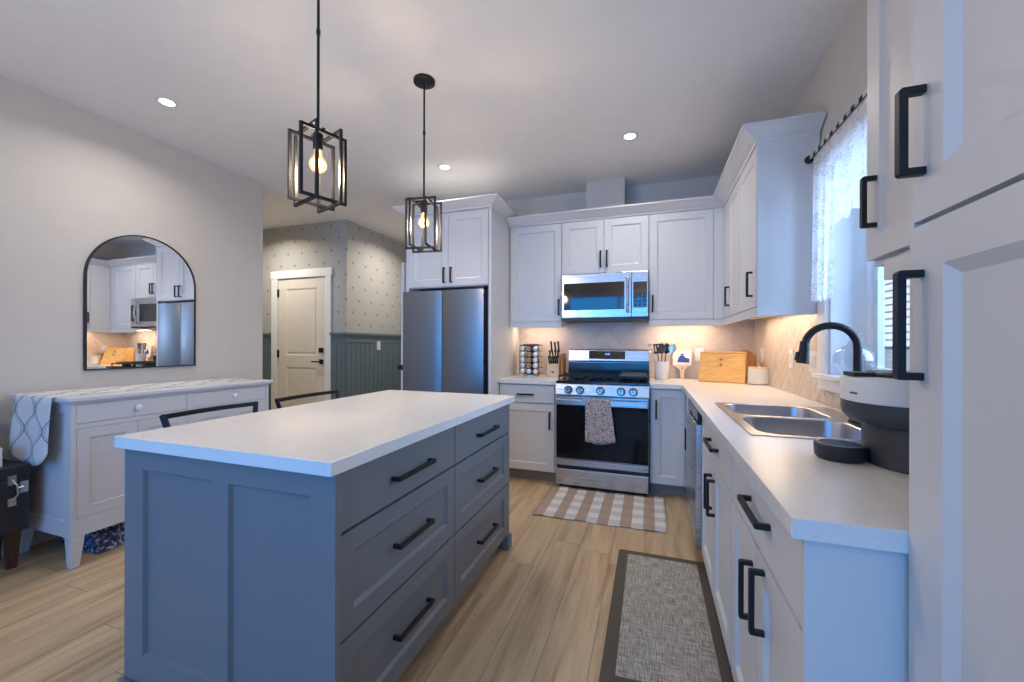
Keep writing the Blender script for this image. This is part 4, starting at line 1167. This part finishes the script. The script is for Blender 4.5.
# ------------------------------------------------------------------ recessed lights
rl0 = None
rl = [(-2.925, 1.708, 'round recessed ceiling light above the mirror wall'), (-1.692, 3.111, 'round recessed ceiling light in front of the fridge cabinet'), (-.146, 3.088, 'round recessed ceiling light in front of the microwave'),
      (-4.5, 3.45, None), (-2.95, 4.6, None)]
for x, y, lab in rl:
    if rl0 is None:
        o = thing('recessed_light', (x, y, ZC), lab, 'ceiling light', 'recessed ceiling lights'); rl0 = o
        bm = B(); lathe(bm, x, y, [(.040, ZC-.004), (.058, ZC-.0045), (.060, ZC-.0005), (.040, ZC-.0005)], 32, cap=False); ob('trim_ring', bm, 'white_plastic', o, smooth=True)
        bm = B(); lathe(bm, x, y, [(.040, ZC-.0008), (.040, ZC-.003), (0, ZC-.0032)], 24); ob('lens', bm, 'led', o)
    else:
        o = copy_tree(rl0); o.location = (x, y, ZC); o['label'] = lab or 'round recessed ceiling light outside the picture'
    l = bpy.data.lights.new('downlight', 'AREA'); l.shape = 'DISK'; l.size = .09; l.energy = 14 if lab is None else 6.2; l.color = (1, .91, .82); l.spread = math.radians(150)
    lo = bpy.data.objects.new('downlight', l); S.collection.objects.link(lo); lo.location = (x, y, ZC-.008)

# two unseen lamps added behind the camera, only to bounce light off the ceiling
def fill_uplight(x, y, label, power):
    t = thing('added_uplight', (x, y, 0), label, 'added uplight')
    bm = B(); lathe(bm, x, y, [(.13, .001), (.13, .018), (.02, .03)], 28); ob('base', bm, 'black', t, smooth=True)
    bm = B(); tube(bm, [(x, y, .028), (x, y, 1.70)], .010, 12); ob('pole', bm, 'black', t, smooth=True)
    bm = B(); lathe(bm, x, y, [(.02, 1.70), (.10, 1.73), (.15, 1.79), (.147, 1.79), (.098, 1.735), (0, 1.712)], 28, cap=True); ob('uplight_shade', bm, 'white_plastic', t, smooth=True)
    l = bpy.data.lights.new('uplight_fill', 'AREA'); l.shape = 'DISK'; l.size = .22; l.energy = power; l.color = (1, .87, .75)
    lo = bpy.data.objects.new('uplight_fill', l); S.collection.objects.link(lo); lo.location = (x, y, 1.80); lo.rotation_euler = (math.pi, 0, 0)
fill_uplight(-2.7, -.75, 'unseen black uplight by the left wall, added to brighten the ceiling', 16)
fill_uplight(.0, -1.1, 'unseen black uplight behind the pantry side, added to brighten the ceiling', 16)

# under-cabinet light strips
def strip(x0, x1, y0, y1, label, power):
    bm = B(); box(bm, x0, x1, y0, y1, ZD0-.016, ZD0-.0055); o = ob('light_strip', bm, 'white_plastic'); tag(o, label, 'light strip', 'under-cabinet light strips')
    area('strip_glow', ((x0+x1)/2, (y0+y1)/2, ZD0-.018), (0, 0, 0), x1-x0, y1-y0, power, (1, .74, .50))
strip(-1.25, -.84, 3.90, 3.93, 'slim light strip under the wall cabinet left of the microwave', 1.7)
strip(.03, .52, 3.90, 3.93, 'slim light strip under the wall cabinet right of the microwave', 3.0)
strip(.74, .77, 2.68, 3.62, 'slim light strip under the wall cabinet run on the window wall', 3.3)

# ------------------------------------------------------------------ sideboard
YS0, YS1, XS0, XS1 = 1.275, 2.462, -3.49, -2.955
sb = thing('sideboard', (-3.22, 1.87, 0), 'pale grey sideboard with drawers, doors and tapered legs below the mirror', 'sideboard')
bm = B(); box(bm, XS0, XS1+.028, YS0-.028, YS1+.018, .905, .930); box(bm, XS0, XS1+.014, YS0-.014, YS1+.010, .893, .905); ob('top', bm, 'sideboard', sb, bevel=.005)
bm = B(); box(bm, XS0, XS1-.022, YS0+.012, YS1, .215, .893); ob('carcass', bm, 'sideboard', sb)
FS = Face('X+', XS1-.022)
bm = B(); ops = [(1.297, 1.852, .780, .885), (1.885, 2.440, .780, .885), (1.297, 1.852, .262, .755), (1.885, 2.440, .262, .755)]
panel(bm, FS, YS0+.0125, YS1, .165, .893, .022, openings=ops, rec=.021, bev=.0005); ob('face_frame', bm, 'sideboard', sb)
bm = B(); panel(bm, Face('Y-', YS0+.012), XS0, XS1, .165, .893, .012, openings=[(XS0+.05, XS1-.06, .25, .84)], rec=.008, bev=.004); ob('side_panel', bm, 'sideboard', sb)
FS2 = Face('X+', XS1-.0205)
for a, b, ky_ in ((1.299, 1.850, 1.57), (1.887, 2.438, 2.17)):
    bm = B(); fbox(bm, FS2, a, b, .782, .883, 0, .018); d = ob('drawer', bm, 'sideboard', sb, bevel=.002)
    bm = B(); lathe(bm, XS1-.0025, ky_, [(.008, 0), (.008, .010), (.017, .018), (.019, .026), (.012, .032), (0, .033)], 16, 'x', .836); ob('knob', bm, 'ceramic', d, smooth=True)
for a, b, kk in ((1.299, 1.5735, 1.55), (1.5755, 1.850, 1.60), (1.887, 2.1615, 2.14), (2.1635, 2.438, 2.19)):
    bm = B(); panel(bm, FS2, a, b, .264, .753, .018, .055, .008, .004); d = ob('door', bm, 'sideboard', sb)
    bm = B(); lathe(bm, XS1-.0025, kk, [(.007, 0), (.007, .010), (.014, .017), (.016, .024), (0, .028)], 14, 'x', .60); ob('knob', bm, 'ceramic', d, smooth=True)
for x in (XS0, XS1-.06):
    for y in (YS0, YS1-.06):
        bm = B(); sx_ = x+.06; ix = (x, x+.06) if x == XS0 else (x, x+.06)
        lo_ = (x+.0, x+.038, y, y+.038) if False else ((x+.022, x+.06) if x != XS0 else (x, x+.038))+((y, y+.038) if y == YS0 else (y+.022, y+.06))
        frus(bm, lo_, 0.001, (x, x+.06, y, y+.06), .1645); ob('leg', bm, 'sideboard', sb, bevel=.003)
# runner on the sideboard, its near end hanging
bm = B(); rows = []; 
RX0, RX1 = -3.40, -3.035
pth = [(2.44, .9325), (2.1, .9325), (1.8, .9325), (1.5, .9325), (1.27, .9325), (1.245, .931), (1.236, .922)]
for k in range(1, 13): pth.append((1.233-.012*math.sin(k/12*1.5), .922-.36*k/12))
n = 16
for j, (y, z) in enumerate(pth):
    row = []; hang = max(0, (j-6)/12)
    for i in range(n+1):
        u = i/n; x = RX0+(RX1-RX0)*u
        e = abs(u-.5)*2; zz = z+ (.07*(e**6))*hang if hang else z
        x += (-.015*hang)*math.sin(u*3)
        yy = y-(.010*math.sin(u*9+.6)*hang+.004*hang if hang else 0)
        row.append(bm.verts.new((x, yy, zz)))
    rows.append(row)
for a, b in zip(rows, rows[1:]):
    for i in range(n): bm.faces.new((a[i], a[i+1], b[i+1], b[i]))
ru = tag(ob('table_runner', bm, 'trellis', smooth=True), 'grey and white trellis table runner draped over the sideboard end', 'table runner')
sd = ru.modifiers.new('solid', 'SOLIDIFY'); sd.thickness = .002; sd.offset = 0
# blue patterned textile folded under the sideboard
bm = B(); n = 14
P = []
for i in range(n+1):
    u = i/n; P.append((1.42+u*.85, .150+.008*math.sin(u*17)))
rows = []
for k, (x, hgt) in enumerate(((-3.02, .02), (-3.03, .12), (-3.07, 1), (-3.2, 1.02), (-3.36, .96), (-3.40, .12), (-3.41, .02))):
    rows.append([bm.verts.new((x+.008*math.sin(y*31), y, max(.002, (z-.02)*hgt))) for y, z in P])
for a, b in zip(rows, rows[1:]):
    for i in range(n): bm.faces.new((a[i], a[i+1], b[i+1], b[i]))
bm.faces.new([r[0] for r in rows]); bm.faces.new([r[-1] for r in rows]); bm.faces.new(rows[0]+rows[-1][::-1])
tag(ob('pet_cushion', bm, 'blue_textile', smooth=True), 'dark blue patterned cushion pushed under the sideboard', 'cushion')
# black case on wooden legs at the left edge
tb = thing('storage_case', (-3.35, 1.0, 0), 'black case with silver latches on wooden legs at the left edge', 'case')
bm = B(); box(bm, -3.51, -3.20, .62, 1.215, .215, .50); ob('body', bm, 'black_plastic', tb, bevel=.004)
bm = B(); box(bm, -3.513, -3.197, .617, 1.218, .503, .567); ob('lid', bm, 'black_plastic', tb, bevel=.004)
for yy in (.68, 1.15):
    bm = B(); frus(bm, (-3.30, -3.265, yy+.01, yy+.045), .001, (-3.29, -3.24, yy, yy+.055), .2145); ob('leg', bm, 'walnut', tb)
    bm = B(); frus(bm, (-3.47, -3.435, yy+.01, yy+.045), .001, (-3.48, -3.43, yy, yy+.055), .2145); ob('leg', bm, 'walnut', tb)
bm = B(); box(bm, -3.1975, -3.192, 1.135, 1.165, .47, .52); box(bm, -3.1975, -3.190, 1.178, 1.208, .42, .48); box(bm, -3.1975, -3.192, 1.135, 1.165, .36, .40)
tube(bm, [(-3.194, 1.15, .50), (-3.178, 1.162, .47), (-3.176, 1.165, .42), (-3.194, 1.15, .385)], .004, 6)
tube(bm, [(-3.194, 1.165, .45), (-3.188, 1.19, .45)], .006, 6); ob('latch', bm, 'chrome', tb)
bm = B(); box(bm, -3.46, -3.23, .78, 1.13, .568, .67); tag(ob('storage_box', bm, 'white_plastic', bevel=.004), 'pale box on the black case at the left edge', 'box')
bm = B(); prism(bm, [(.85, .66), (1.175, .66), (1.14, .90), (1.09, .96), (.85, .96)], -3.50, -3.475, 'yz')
for v in bm.verts:
    if v.co.z < .7: v.co.z = .568
tag(ob('wooden_board', bm, 'walnut', bevel=.002), 'dark brown wooden board leaning on the wall behind the pale box', 'board')

# mirror
mr = thing('wall_mirror', (XL, 1.927, 1.045), 'arched wall mirror with thin black frame above the sideboard', 'mirror')
def arch(y0, y1, z0, zs, ins, n=40):
    y0 += ins; y1 -= ins; r = (y1-y0)/2; c = (y0+y1)/2
    return [(y0, z0+ins), (y1, z0+ins)]+[(c+r*math.cos(math.pi*i/n), zs+r*math.sin(math.pi*i/n)) for i in range(n+1)]
A0 = arch(1.586, 2.266, 1.045, 1.675, 0); A1 = arch(1.586, 2.266, 1.045, 1.675, .008)
bm = B(); n = len(A0)
L = [[bm.verts.new((x, y, z)) for y, z in P] for P, x in ((A0, XL+.001), (A0, XL+.025), (A1, XL+.025), (A1, XL+.018))]
for a, b in zip(L, L[1:]):
    for i in range(n): bm.faces.new((a[i], a[(i+1) % n], b[(i+1) % n], b[i]))
ob('frame', bm, 'black', mr)
bm = B(); prism(bm, A1, XL+.010, XL+.0185, 'yz'); ob('glass', bm, 'mirror', mr)

# ------------------------------------------------------------------ bar stools behind the island
def stool(y0, y1, label):
    c = (y0+y1)/2; X = -1.905; st = thing('counter_stool', (-1.80, c, 0), label, 'stool', 'black metal stools along the island')
    ym, yM = y0, y1
    top = [(X-.025*math.sin(math.pi*i/8), ym+(yM-ym)*i/8, .918) for i in range(9)]
    bm = B(); tube(bm, top, .0095, sq=True); ob('back_rail', bm, 'black', st)
    low = [(X+.022-.02*math.sin(math.pi*i/8), ym+.025+(yM-ym-.05)*i/8, .80) for i in range(9)]
    bm = B(); tube(bm, low, .0085, sq=True); ob('back_rail', bm, 'black', st)
    for yy, s in ((ym, 1), (yM, -1)):
        bm = B(); tube(bm, [(X, yy, .926), (X+.025, yy+s*.027, .79), (X+.055, yy+s*.045, .63), (X+.02, yy+s*.03, .001)], .010, sq=True); ob('leg', bm, 'black', st)
        bm = B(); tube(bm, [(X+.36, yy+s*.055, .63), (X+.40, yy+s*.035, .001)], .010, sq=True); 
        ob('leg', bm, 'black', st)
    bm = B(); box(bm, X+.03, X+.385, ym+.035, yM-.035, .632, .672); ob('seat', bm, simple('stool_seat', (.10, .075, .06), .6), st, bevel=.012)
    bm = B(); tube(bm, [(X+.385, ym+.045, .24), (X+.385, yM-.045, .24)], .008, sq=True); tube(bm, [(X+.033, ym+.037, .24), (X+.385, ym+.045, .24)], .008, sq=True); tube(bm, [(X+.033, yM-.037, .24), (X+.385, yM-.045, .24)], .008, sq=True)
    ob('foot_rest', bm, 'black', st)
stool(1.10, 1.515, 'nearer black metal counter stool tucked behind the island by the sideboard')
stool(1.635, 2.08, 'farther black metal counter stool behind the island toward the hall door')

# ------------------------------------------------------------------ rugs
bm = B(); nx, ny = 40, 12; g = []
for j in range(ny+1):
    row = []
    for i in range(nx+1):
        u, v = i/nx, j/ny; x = -.797+.908*u; y = 2.775+.625*v+.015*u
        if j == 0: y += .004*math.sin(u*20)
        z = .006+.002*math.sin(u*23+v*5)+ (.003*math.sin(u*9) if v > .9 or v < .06 else 0)
        row.append(bm.verts.new((x, y, max(.004, z))))
    g.append(row)
for a, b in zip(g, g[1:]):
    for i in range(nx): bm.faces.new((a[i], a[i+1], b[i+1], b[i]))
ru = tag(ob('striped_rug', bm, 'plaid', smooth=True), 'taupe and white buffalo check rug in front of the range', 'rug')
sd = ru.modifiers.new('solid', 'SOLIDIFY'); sd.thickness = .004; sd.offset = 0
mt = thing('kitchen_mat', (.05, 1.87, 0), 'grey woven kitchen mat with dark border beside the sink cabinets', 'mat')
bm = B(); 
prism(bm, rrect(-.172, .300, 1.46, 2.468, .02), .001, .012, 'xy'); ob('border', bm, 'rubber', mt, bevel=.003)
bm = B(); box(bm, -.118, .246, 1.515, 2.420, .0115, .0135); ob('woven_panel', bm, 'weave', mt)
